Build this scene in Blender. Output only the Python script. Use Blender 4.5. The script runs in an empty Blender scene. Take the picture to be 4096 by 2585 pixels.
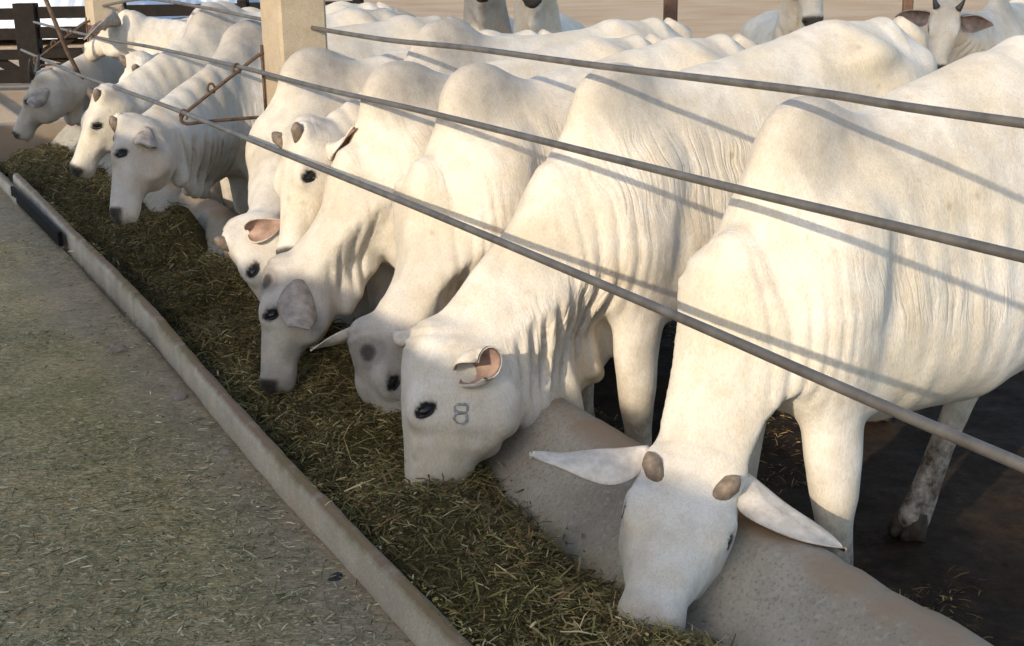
import bpy, math, random
import numpy as np
from mathutils import Vector, Matrix
from mathutils.bvhtree import BVHTree

# ------------------------------------------------------------------ camera, light, exposure
SC = bpy.context.scene
COL = SC.collection
CAM_H = 1.75
PITCH, ROLL = math.radians(15.9), math.radians(0.9)
cf = np.array([0, math.cos(PITCH), -math.sin(PITCH)])
cr0 = np.array([1., 0, 0]); cu0 = np.array([0, math.sin(PITCH), math.cos(PITCH)])
cr = cr0 * math.cos(ROLL) - cu0 * math.sin(ROLL)
cu = cu0 * math.cos(ROLL) + cr0 * math.sin(ROLL)
cd = bpy.data.cameras.new('camera'); cam = bpy.data.objects.new('camera', cd); COL.objects.link(cam)
m = Matrix.Identity(4)
for i in range(3):
    m[i][0] = cr[i]; m[i][1] = cu[i]; m[i][2] = -cf[i]
m[2][3] = CAM_H
cam.matrix_world = m
cd.sensor_width = 36; cd.lens = 36 * 5200 / 4096.; cd.clip_start = .05; cd.clip_end = 2000
SC.camera = cam

ANG = math.radians(27.5)                       # the trough runs this far left of the camera's heading
TV = np.array([-math.sin(ANG), math.cos(ANG), 0]); PV = np.array([math.cos(ANG), math.sin(ANG), 0])
def W(t, p, z=0.):                              # (along trough, across trough, height) -> world
    return TV * t + PV * p + np.array([0, 0, z])

SUN_DIR = np.array([-.58, -.81, 0]); SUN_DIR /= np.linalg.norm(SUN_DIR)
SUN_EL = math.radians(20.5)
sd = SUN_DIR * math.cos(SUN_EL) + np.array([0, 0, math.sin(SUN_EL)])
sl = bpy.data.lights.new('sun', 'SUN'); sl.energy = 2.0; sl.angle = math.radians(.6); sl.color = (1, .86, .66)
so = bpy.data.objects.new('sun', sl); COL.objects.link(so)
so.rotation_euler = Vector(-sd).to_track_quat('-Z', 'Y').to_euler()
wd = bpy.data.worlds.new('World'); SC.world = wd; wd.use_nodes = True
nt = wd.node_tree; bg = nt.nodes['Background']
sky = nt.nodes.new('ShaderNodeTexSky'); sky.sky_type = 'NISHITA'; sky.sun_disc = False
sky.sun_elevation = SUN_EL; sky.sun_rotation = math.atan2(sd[0], sd[1]); sky.dust_density = 1.6; sky.ozone_density = 1.0
nt.links.new(sky.outputs[0], bg.inputs[0]); bg.inputs[1].default_value = .15
SC.view_settings.view_transform = 'Standard'; SC.view_settings.look = 'None'
SC.view_settings.exposure = .92; SC.view_settings.gamma = 1
SC.cycles.max_bounces = 6; SC.cycles.diffuse_bounces = 4
try: SC.cycles.use_denoising = True
except Exception: pass

rng = np.random.default_rng(7); random.seed(7)

# ------------------------------------------------------------------ small helpers
def tag(o, label=None, cat=None, group=None, kind=None):
    if label: o['label'] = label
    if cat: o['category'] = cat
    if group: o['group'] = group
    if kind: o['kind'] = kind
    return o
def empty(name, loc, rotz=0):
    o = bpy.data.objects.new(name, None); COL.objects.link(o); o.location = loc; o.rotation_euler = (0, 0, rotz)
    o.empty_display_size = .1
    return o
def mesh_obj(name, V, F, mat, parent=None, smooth=True, mi=None):
    me = bpy.data.meshes.new(name)
    V = np.asarray(V, np.float32)
    if isinstance(F, np.ndarray):
        n, k = F.shape
        me.vertices.add(len(V)); me.vertices.foreach_set('co', V.ravel())
        me.loops.add(n * k); me.loops.foreach_set('vertex_index', F.ravel().astype(np.int32))
        me.polygons.add(n); me.polygons.foreach_set('loop_start', np.arange(0, n * k, k, dtype=np.int32))
        me.polygons.foreach_set('loop_total', np.full(n, k, np.int32))
    else:
        me.from_pydata([tuple(map(float, v)) for v in V], [], [tuple(map(int, f)) for f in F])
    for mm in (mat if isinstance(mat, (list, tuple)) else [mat]): me.materials.append(mm)
    if mi is not None: me.polygons.foreach_set('material_index', np.asarray(mi, np.int32))
    me.polygons.foreach_set('use_smooth', np.full(len(me.polygons), smooth))
    me.update(calc_edges=True); me.validate()
    o = bpy.data.objects.new(name, me); COL.objects.link(o)
    if parent: o.parent = parent
    return o
def add_attr(me, name, arr):                    # per-vertex RGBA float attribute
    at = me.attributes.new(name, 'FLOAT_COLOR', 'POINT')
    at.data.foreach_set('color', np.asarray(arr, np.float32).ravel())
class MB:
    def __init__(s): s.V = []; s.F = []
    def add(s, V, F):
        b = len(s.V); s.V += [tuple(v) for v in V]; s.F += [tuple(i + b for i in f) for f in F]
    def box(s, c, ax, half, bev=0.0):           # oriented box with chamfered long edges (ax: 3 unit vectors)
        c = np.asarray(c, float); X, Y, Z = [np.asarray(a, float) for a in ax]; hx, hy, hz = half
        b = min(bev, hy * .9, hz * .9)
        prof = [(-hy + b, -hz), (hy - b, -hz), (hy, -hz + b), (hy, hz - b), (hy - b, hz), (-hy + b, hz), (-hy, hz - b), (-hy, -hz + b)] if b > 0 else [(-hy, -hz), (hy, -hz), (hy, hz), (-hy, hz)]
        n = len(prof)
        V = [c + X * sx * hx + Y * y + Z * z for sx in (-1, 1) for y, z in prof]
        F = [(i, (i + 1) % n, n + (i + 1) % n, n + i) for i in range(n)] + [tuple(range(n - 1, -1, -1)), tuple(range(n, 2 * n))]
        s.add(V, F)
    def tube(s, pts, r, n=10, cap=True):
        pts = [np.asarray(p, float) for p in pts]; N = len(pts)
        rr = r if isinstance(r, (list, tuple, np.ndarray)) else [r] * N
        up = None; V = []
        for i in range(N):
            t = pts[min(i + 1, N - 1)] - pts[max(i - 1, 0)]; t = t / (np.linalg.norm(t) + 1e-12)
            if up is None:
                up = np.array([0, 0, 1.]) if abs(t[2]) < .9 else np.array([1., 0, 0])
            a = np.cross(t, up); a /= np.linalg.norm(a) + 1e-12; up = np.cross(a, t)
            for k in range(n):
                q = 2 * math.pi * k / n
                V.append(pts[i] + (a * math.cos(q) + up * math.sin(q)) * rr[i])
        F = [(i * n + k, i * n + (k + 1) % n, (i + 1) * n + (k + 1) % n, (i + 1) * n + k) for i in range(N - 1) for k in range(n)]
        if cap: F += [tuple(range(n - 1, -1, -1)), tuple(range((N - 1) * n, N * n))]
        s.add(V, F)
    def build(s, name, mat, parent=None, smooth=True): return mesh_obj(name, s.V, s.F, mat, parent, smooth)

# value noise (vectorised)
def _h(ix, iy, iz):
    n = (ix.astype(np.int64) * 374761393 + iy.astype(np.int64) * 668265263 + iz.astype(np.int64) * 2147483647) & 0x7fffffff
    n = ((n ^ (n >> 13)) * 1274126177) & 0x7fffffff
    return ((n ^ (n >> 16)) & 0xffff) / 65535.
def vnoise(P):
    P = np.asarray(P, float); I = np.floor(P).astype(np.int64); f = P - I; f = f * f * (3 - 2 * f)
    r = 0
    for dx in (0, 1):
        for dy in (0, 1):
            for dz in (0, 1):
                w = (f[:, 0] if dx else 1 - f[:, 0]) * (f[:, 1] if dy else 1 - f[:, 1]) * (f[:, 2] if dz else 1 - f[:, 2])
                r = r + w * _h(I[:, 0] + dx, I[:, 1] + dy, I[:, 2] + dz)
    return r
def fbm(P, o=3):
    P = np.asarray(P, float); r = 0; a = .5; s = 0
    for i in range(o): r = r + a * vnoise(P * 2 ** i + 17.3 * i); s += a; a *= .5
    return r / s

# ------------------------------------------------------------------ materials
def new_mat(name):
    mt = bpy.data.materials.new(name); mt.use_nodes = True
    t = mt.node_tree; return mt, t, t.nodes['Principled BSDF']
def nd(t, typ, **kw):
    n = t.nodes.new(typ)
    for k, v in kw.items():
        if k.startswith('i_'): n.inputs[k[2:].replace('_', ' ')].default_value = v
        else: setattr(n, k, v)
    return n
def ramp(t, fac, stops):
    r = t.nodes.new('ShaderNodeValToRGB'); e = r.color_ramp.elements
    e[0].position, e[0].color = stops[0][0], (*stops[0][1], 1); e[1].position, e[1].color = stops[-1][0], (*stops[-1][1], 1)
    for p, c in stops[1:-1]:
        x = e.new(p); x.color = (*c, 1)
    t.links.new(fac, r.inputs[0]); return r.outputs[0]
def noise(t, vec, scale, detail=4, rough=.55):
    n = nd(t, 'ShaderNodeTexNoise'); n.inputs['Scale'].default_value = scale; n.inputs['Detail'].default_value = detail; n.inputs['Roughness'].default_value = rough
    if vec is not None: t.links.new(vec, n.inputs['Vector'])
    return n.outputs['Fac']
def mixc(t, fac, a, b, mode='MIX'):
    n = nd(t, 'ShaderNodeMix', data_type='RGBA', blend_type=mode)
    for s, v in ((0, fac), (6, a), (7, b)):
        if hasattr(v, 'links'): t.links.new(v, n.inputs[s])
        elif isinstance(v, (int, float)): n.inputs[s].default_value = v
        else: n.inputs[s].default_value = (*v, 1)
    return n.outputs[2]
def math_(t, op, a, b=None, c=None):
    n = nd(t, 'ShaderNodeMath', operation=op)
    for s, v in enumerate((a, b, c)):
        if v is None: continue
        if hasattr(v, 'links'): t.links.new(v, n.inputs[s])
        else: n.inputs[s].default_value = v
    return n.outputs[0]
def bump(t, bs, height, dist, strength=1.0, prev=None):
    b = nd(t, 'ShaderNodeBump'); b.inputs['Distance'].default_value = dist; b.inputs['Strength'].default_value = strength
    t.links.new(height, b.inputs['Height'])
    if prev is not None: t.links.new(prev, b.inputs['Normal'])
    if bs is not None: t.links.new(b.outputs[0], bs.inputs['Normal'])
    return b.outputs[0]
def texco(t, o='Object'): return nd(t, 'ShaderNodeTexCoord').outputs[o]
def mapping(t, vec, scale):
    n = nd(t, 'ShaderNodeMapping'); n.inputs['Scale'].default_value = scale; t.links.new(vec, n.inputs['Vector']); return n.outputs[0]

def coat_material(name='cow_coat', white=(.80, .755, .685), grey=(.30, .27, .245)):
    mt, t, bs = new_mat(name)
    a1 = nd(t, 'ShaderNodeAttribute', attribute_name='m1'); a2 = nd(t, 'ShaderNodeAttribute', attribute_name='wr')
    s1 = nd(t, 'ShaderNodeSeparateColor'); t.links.new(a1.outputs['Color'], s1.inputs[0])
    s2 = nd(t, 'ShaderNodeSeparateXYZ'); t.links.new(a2.outputs['Vector'], s2.inputs[0])
    g, mud, dark = s1.outputs
    oc = texco(t)
    n1 = noise(t, oc, 2.6, 6, .6); n2 = noise(t, oc, 13, 6, .65); n4 = noise(t, mapping(t, oc, (9, 9, 2.2)), 1.0, 5, .6)
    warm = mixc(t, ramp(t, n1, [(.36, (0, 0, 0)), (.66, (1, 1, 1))]), white, (white[0] * .88, white[1] * .82, white[2] * .70))
    warm = mixc(t, math_(t, 'MULTIPLY', ramp(t, n2, [(.46, (0, 0, 0)), (.72, (1, 1, 1))]), .46), warm, (.58, .47, .33))
    warm = mixc(t, math_(t, 'MULTIPLY', ramp(t, n4, [(.5, (0, 0, 0)), (.72, (1, 1, 1))]), .45), warm, (.48, .40, .31))
    # straw-coloured urine and feed stains low on the neck and flank
    n3 = noise(t, mapping(t, oc, (5, 5, 2)), 1.0, 4)
    st = math_(t, 'MULTIPLY', math_(t, 'MULTIPLY', ramp(t, n3, [(.57, (0, 0, 0)), (.72, (1, 1, 1))]), a1.outputs['Alpha']), .8)
    warm = mixc(t, st, warm, (.60, .44, .22))
    # small grey-brown speckles of dirt
    v = nd(t, 'ShaderNodeTexVoronoi'); v.inputs['Scale'].default_value = 9; t.links.new(oc, v.inputs['Vector'])
    sp = math_(t, 'MULTIPLY', ramp(t, v.outputs['Distance'], [(.05, (1, 1, 1)), (.16, (0, 0, 0))]), ramp(t, n1, [(.5, (0, 0, 0)), (.65, (1, 1, 1))]))
    warm = mixc(t, math_(t, 'MULTIPLY', sp, .7), warm, (.42, .33, .22))
    gn = math_(t, 'MULTIPLY', g, math_(t, 'MULTIPLY_ADD', noise(t, oc, 20, 5), .9, .55))
    gcol = mixc(t, gn, warm, grey)
    hair = noise(t, mapping(t, oc, (60, 60, 22)), 3.0, 3)
    gcol = mixc(t, math_(t, 'MULTIPLY', math_(t, 'SUBTRACT', hair, .45), .7), gcol, (.45, .38, .30))
    fh = noise(t, mapping(t, oc, (1, 1, .35)), 210, 3, .7)
    gcol = mixc(t, .55, gcol, ramp(t, fh, [(.3, (.72, .70, .66)), (.55, (1, 1, 1)), (.75, (1.06, 1.05, 1.02))]), 'MULTIPLY')
    vf = nd(t, 'ShaderNodeTexVoronoi'); vf.inputs['Scale'].default_value = 4.5; t.links.new(oc, vf.inputs['Vector'])
    gcol = mixc(t, math_(t, 'MULTIPLY', ramp(t, vf.outputs['Distance'], [(.022, (1, 1, 1)), (.032, (0, 0, 0))]), ramp(t, noise(t, oc, 1.7, 2), [(.5, (0, 0, 0)), (.56, (1, 1, 1))])), gcol, (.05, .04, .035))
    mn = math_(t, 'MULTIPLY', mud, math_(t, 'MULTIPLY_ADD', noise(t, oc, 18, 5, .7), 2.2, -.3)); mn.node.use_clamp = True
    c = mixc(t, mn, gcol, (.075, .055, .04))
    c = mixc(t, dark, c, (.018, .016, .016))
    t.links.new(c, bs.inputs['Base Color'])
    bs.inputs['Roughness'].default_value = .8; bs.inputs['Specular IOR Level'].default_value = .10
    bs.inputs['Sheen Weight'].default_value = .10; bs.inputs['Sheen Roughness'].default_value = .4
    # skin folds: ridges that run from the top line to the bottom line and repeat along the body
    cb = nd(t, 'ShaderNodeCombineXYZ')
    t.links.new(math_(t, 'MULTIPLY_ADD', noise(t, oc, 3.5, 2), 3.0, math_(t, 'MULTIPLY', s2.outputs[0], 24)), cb.inputs[0]); t.links.new(math_(t, 'MULTIPLY', s2.outputs[1], 2.6), cb.inputs[1])
    wn = noise(t, cb.outputs[0], 1.0, 2.5, .5)
    ridge = math_(t, 'ABSOLUTE', math_(t, 'SUBTRACT', wn, .5))
    ridge = ramp(t, ridge, [(0, (0, 0, 0)), (.10, (1, 1, 1))])
    ridge = math_(t, 'MULTIPLY', ridge, s2.outputs[2])
    b1 = bump(t, None, ridge, .010, .6)
    hn = noise(t, mapping(t, oc, (40, 40, 12)), 6.0, 3)
    b2 = bump(t, None, hn, .003, .45, b1)
    lump = noise(t, oc, 11, 3)
    bump(t, bs, lump, .014, .4, b2)
    return mt
def simple(name, col, rough=.6, spec=.3, nscale=None, var=.3, bscale=None, bdist=.003, metallic=0):
    mt, t, bs = new_mat(name)
    bs.inputs['Roughness'].default_value = rough; bs.inputs['Specular IOR Level'].default_value = spec; bs.inputs['Metallic'].default_value = metallic
    oc = texco(t)
    if nscale:
        n = noise(t, oc, nscale, 5, .65)
        c = ramp(t, n, [(.3, tuple(x * (1 - var) for x in col)), (.7, tuple(min(1, x * (1 + var)) for x in col))])
        t.links.new(c, bs.inputs['Base Color'])
    else: bs.inputs['Base Color'].default_value = (*col, 1)
    if bscale: bump(t, bs, noise(t, oc, bscale, 5), bdist, .6)
    return mt
COAT = coat_material()
COAT2 = coat_material('cow_coat_grey', (.74, .70, .65), (.26, .24, .225))
EYE = simple('wet_eye', (.010, .009, .009), .22, .4)
LID = simple('dark_eyelid', (.018, .016, .016), .5, .3, 60, .4)
HORN = simple('horn_bud', (.19, .145, .11), .55, .3, 45, .45, 70, .003)
HORN_D = simple('dark_horn', (.035, .032, .03), .4, .4, 30, .4, 60, .002)
HOOF = simple('muddy_hoof', (.06, .045, .033), .8, .2, 25, .5, 40, .004)
NOSE = simple('wet_nose', (.02, .019, .02), .35, .5, 60, .4, 90, .002)
TAILM = simple('tail_hair', (.09, .075, .06), .8, .2, 30, .5, 60, .003)
EAR_IN = simple('ear_inside', (.36, .235, .18), .6, .3, 16, .45, 60, .002)
EAR_IN_G = simple('ear_inside_grey', (.20, .155, .14), .65, .3, 16, .45, 60, .002)
EAR_OUT = simple('ear_outside', (.66, .59, .51), .75, .15, 22, .26, 160, .003)
EAR_OUT_G = simple('ear_outside_grey', (.36, .31, .27), .75, .15, 20, .42, 160, .003)
BRAND = simple('brand_scar', (.34, .33, .32), .6, .3, 60, .6)
STEEL = simple('grey_steel_rod', (.135, .125, .115), .55, .5, 12, .35, 90, .0012, .35)
RUST = simple('rusty_steel', (.115, .075, .05), .75, .3, 25, .5, 80, .0015, .2)

# ------------------------------------------------------------------ implicit animals
def nrm(v): v = np.asarray(v, float); return v / (np.linalg.norm(v) + 1e-12)
class Sdf:
    def __init__(s): s.pr = []
    def chain(s, st, k=.05, e=0., pad=.16, n=2.0, tagname=None):
        # st: list of (centre, up, a, bu, bd): a half width, bu / bd half height above / below
        c = np.array([x[0] for x in st], float); u = np.array([nrm(x[1]) for x in st]); r = np.array([[x[2], x[3], x[4]] for x in st], float)
        R = r.max(); s.pr.append(('c', c, u, r, k, e, n, c.min(0) - R - pad, c.max(0) + R + pad, 1, tagname))
    def ell(s, c, R, rad, k=.05, sign=1, pad=.13):
        c = np.asarray(c, float); rad = np.asarray(rad, float); R = np.asarray(R, float); m = rad.max()
        s.pr.append(('e', c, R, rad, k, 0, 2, c - m - pad, c + m + pad, sign, None))
    def caps(s, pts, rs, k=.02, pad=.08):
        c = np.array(pts, float); rs = np.array(rs, float); R = rs.max()
        s.pr.append(('k', c, None, rs, k, 0, 2, c.min(0) - R - pad, c.max(0) + R + pad, 1, None))
    def one(s, p, P):
        if p[0] == 'e':
            q = (P - p[1]) @ p[2].T; L = np.sqrt((q ** 2).sum(1)); Q = np.sqrt(((q / p[3]) ** 2).sum(1)) + 1e-6
            return np.where(Q < .05, -p[3].min(), L * (1 - 1 / Q))
        best = None; c = p[1]
        for i in range(len(c) - 1):
            A = c[i]; D = c[i + 1] - A; LL = D @ D + 1e-12
            t = np.clip(((P - A) @ D) / LL, 0, 1)
            X = P - A - t[:, None] * D
            if p[0] == 'k':
                d = np.sqrt((X ** 2).sum(1)) - (p[3][i] * (1 - t) + p[3][i + 1] * t)
            else:
                ax = D / math.sqrt(LL)
                U = p[2][i] * (1 - t)[:, None] + p[2][i + 1] * t[:, None]
                U = U - (U @ ax)[:, None] * ax; U /= np.sqrt((U ** 2).sum(1))[:, None] + 1e-9
                S = np.cross(ax[None, :], U)
                r = p[3][i] * (1 - t)[:, None] + p[3][i + 1] * t[:, None]
                v = (X * U).sum(1); u = (X * S).sum(1); w = X @ ax
                b = np.where(v > 0, r[:, 1], r[:, 2]); a = r[:, 0] * ((1 - p[5] * np.clip(v / b, -1, 1)) if p[10] is None else (1 - p[5] * np.clip(v / b, 0, 1) - p[10] * np.clip(-v / b, 0, 1) ** 1.6))
                cc = np.minimum(r[:, 0], np.minimum(r[:, 1], r[:, 2]))
                if p[6] == 2.0: Q = np.sqrt((u / a) ** 2 + (v / b) ** 2 + (w / cc) ** 2) + 1e-6
                else: Q = (np.abs(u / a) ** p[6] + np.abs(v / b) ** p[6] + np.abs(w / cc) ** p[6]) ** (1 / p[6]) + 1e-6
                L = np.sqrt(u * u + v * v + w * w)
                d = np.where(Q < .05, -cc, L * (1 - 1 / Q))
            best = d if best is None else np.minimum(best, d)
        return best
    def eval(s, P):
        d = np.full(len(P), .3)
        for p in s.pr:
            mk = np.all((P > p[7]) & (P < p[8]), axis=1)
            ix = np.nonzero(mk)[0]
            if not len(ix): continue
            b = s.one(p, P[ix]); a = d[ix]; k = p[4]
            if p[9] < 0: a = -a
            h = np.maximum(k - np.abs(a - b), 0) / k
            r = np.minimum(a, b) - h * h * k * .25
            d[ix] = -r if p[9] < 0 else r
        return d
    def bounds(s):
        return np.min([p[7] for p in s.pr], 0) + .07, np.max([p[8] for p in s.pr], 0) - .07
def polygonize(sdf, h):
    lo, hi = sdf.bounds(); m = 4
    n = (np.ceil((hi - lo) / (h * m)).astype(int) + 1)
    gx = [lo[i] + (np.arange(n[i]) * m + (m - 1) / 2) * h for i in range(3)]
    G = np.stack(np.meshgrid(*gx, indexing='ij'), -1).reshape(-1, 3)
    dc = sdf.eval(G).reshape(n)
    act = np.abs(dc) < h * m * 1.35
    D = np.repeat(np.repeat(np.repeat(dc, m, 0), m, 1), m, 2).astype(np.float32)
    A = np.repeat(np.repeat(np.repeat(act, m, 0), m, 1), m, 2)
    ii = np.argwhere(A); D[A] = sdf.eval(lo + ii * h)
    return surface_nets(D, lo, h)
def surface_nets(D, lo, h):
    N = D.shape; S = D < 0
    c = [S[i:N[0] - 1 + i, j:N[1] - 1 + j, k:N[2] - 1 + k] for i in (0, 1) for j in (0, 1) for k in (0, 1)]
    tot = sum(x.astype(np.int8) for x in c); cells = np.argwhere((tot > 0) & (tot < 8))
    idx = -np.ones((N[0] - 1, N[1] - 1, N[2] - 1), np.int32); idx[tuple(cells.T)] = np.arange(len(cells))
    acc = np.zeros((len(cells), 3)); cnt = np.zeros(len(cells))
    cor = [np.array((i, j, k)) for i in (0, 1) for j in (0, 1) for k in (0, 1)]
    val = [D[tuple((cells + q).T)] for q in cor]
    for a in range(8):
        for ax in range(3):
            if cor[a][ax]: continue
            b = a + (4, 2, 1)[ax]
            cr_ = (val[a] < 0) != (val[b] < 0); dn = val[a] - val[b]; t = np.where(cr_, val[a] / np.where(dn == 0, 1, dn), 0)
            p = np.repeat(cor[a][None].astype(float), len(cells), 0); p[:, ax] += t
            acc += p * cr_[:, None]; cnt += cr_
    V = lo + (cells + acc / np.maximum(cnt, 1)[:, None]) * h
    Fs = []
    for ax in range(3):
        o1, o2 = [(1, 2), (2, 0), (0, 1)][ax]
        sl0 = [slice(None)] * 3; sl1 = [slice(None)] * 3; sl0[ax] = slice(0, -1); sl1[ax] = slice(1, None)
        ch = S[tuple(sl0)] != S[tuple(sl1)]
        e = np.argwhere(ch); e = e[(e[:, o1] > 0) & (e[:, o2] > 0) & (e[:, o1] < N[o1] - 1) & (e[:, o2] < N[o2] - 1)]
        ins = S[tuple(e.T)]
        d1 = np.zeros(3, int); d1[o1] = 1; d2 = np.zeros(3, int); d2[o2] = 1
        q = np.stack([idx[tuple((e - d1 - d2).T)], idx[tuple((e - d2).T)], idx[tuple(e.T)], idx[tuple((e - d1).T)]], 1)
        q[~ins] = q[~ins][:, ::-1]; Fs.append(q)
    F = np.concatenate(Fs); F = F[(F >= 0).all(1)]
    return V, F
def smooth_mesh(V, F, it=2, lam=.5):
    E_ = np.concatenate([F[:, [0, 1]], F[:, [1, 2]], F[:, [2, 3]], F[:, [3, 0]]])
    n = len(V); deg = np.bincount(E_[:, 0], minlength=n) + np.bincount(E_[:, 1], minlength=n)
    for it_ in range(it):
        for l in (lam, -lam * 1.02):
            acc = np.stack([np.bincount(E_[:, 0], V[E_[:, 1], k], n) + np.bincount(E_[:, 1], V[E_[:, 0], k], n) for k in range(3)], 1)
            V = V + l * (acc / np.maximum(deg, 1)[:, None] - V)
    return V
def vnormals(V, F):
    fn = np.cross(V[F[:, 2]] - V[F[:, 0]], V[F[:, 3]] - V[F[:, 1]])
    N = np.zeros_like(V)
    for k in range(4):
        for c in range(3): N[:, c] += np.bincount(F[:, k], fn[:, c], len(V))
    return N / (np.linalg.norm(N, axis=1)[:, None] + 1e-12)
def bell(x): return np.clip(1 - x * x, 0, 1) ** 2
def sstep(a, b, x): t = np.clip((x - a) / (b - a), 0, 1); return t * t * (3 - 2 * t)

GROUND_PEN = -.15
def ear_mesh(L, Wd, curl0=2.3, curl1=.55, shape='leaf', droop=.02, nu=18, nv=12):
    # a leaf rolled into a cup: x along the ear, +z the open side
    def surf(off):
        out = []
        for i in range(nu + 1):
            u = i / nu; w = Wd * (math.sin(math.pi * min(1, u ** .80 * .95 + .05)) ** .8) * .5 + .003
            if shape == 'paddle': w = Wd * (math.sin(math.pi * min(1, u ** .80 * .80 + .06)) ** .8) * .5 + .003
            if shape == 'cup': w = Wd * .5 * (.42 + .58 * math.sin(min(1, u * 1.25) * math.pi / 2)) - .012 * max(0, u - .85) / .15
            th = curl0 * (1 - u) ** 1.2 + curl1 * u; R = w / math.sin(min(th, 1.35)) if th < 1.35 else w
            for j in range(nv + 1):
                v = -1 + 2 * j / nv; a = v * th * (1 + .10 * math.sin(5.1 * u + 1.3 * v)); r = R + off - (0 if shape == 'cup' else .10) * w * math.exp(-(v / .22) ** 2) * math.sin(math.pi * min(1, u * 1.15))
                out.append((u * L + .02 * L * (1 - v * v) * u, r * math.sin(a), R * 1.0 - r * math.cos(a) - droop * u * u * 3 + .006 * math.sin(9 * u + 2 * v) * u))
        return out
    n = nv + 1; V = surf(.004) + surf(-.003); o = (nu + 1) * n; F = []; mi = []
    for i in range(nu):
        for j in range(nv):
            a = i * n + j; F.append((a, a + n, a + n + 1, a + 1)); mi.append(0)
            b = o + a; F.append((b, b + 1, b + n + 1, b + n)); mi.append(1)
    for i in range(nu):
        for j, fl in ((0, 0), (nv, 1)):
            a = i * n + j; b = o + a
            F.append((a, b, b + n, a + n) if not fl else (a, a + n, b + n, b)); mi.append(0)
    for i in (0, nu):
        for j in range(nv):
            a = i * n + j; b = o + a; F.append((a, a + 1, b + 1, b)); mi.append(0)
    return np.array(V), F, mi
def frame_pts(V, o, X, Zh):
    X = nrm(X); Z = nrm(np.asarray(Zh, float) - X * (np.asarray(Zh) @ X)); Y = np.cross(Z, X)
    return np.asarray(o) + V[:, :1] * X + V[:, 1:2] * Y + V[:, 2:3] * Z
def ico(c, R, rad, nu=14, nv=10):
    V = []; F = []
    for i in range(nv + 1):
        p = math.pi * i / nv
        for j in range(nu):
            q = 2 * math.pi * j / nu; V.append((math.sin(p) * math.cos(q), math.sin(p) * math.sin(q), math.cos(p)))
    for i in range(nv):
        for j in range(nu):
            F.append((i * nu + j, (i + 1) * nu + j, (i + 1) * nu + (j + 1) % nu, i * nu + (j + 1) % nu))
    V = np.array(V) * np.asarray(rad); return np.asarray(c) + V @ np.asarray(R), F
def sideaxes(fwd, up):
    f = nrm(fwd); u = nrm(np.asarray(up) - f * (np.asarray(up) @ f)); return np.array([f, np.cross(u, f), u])

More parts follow.
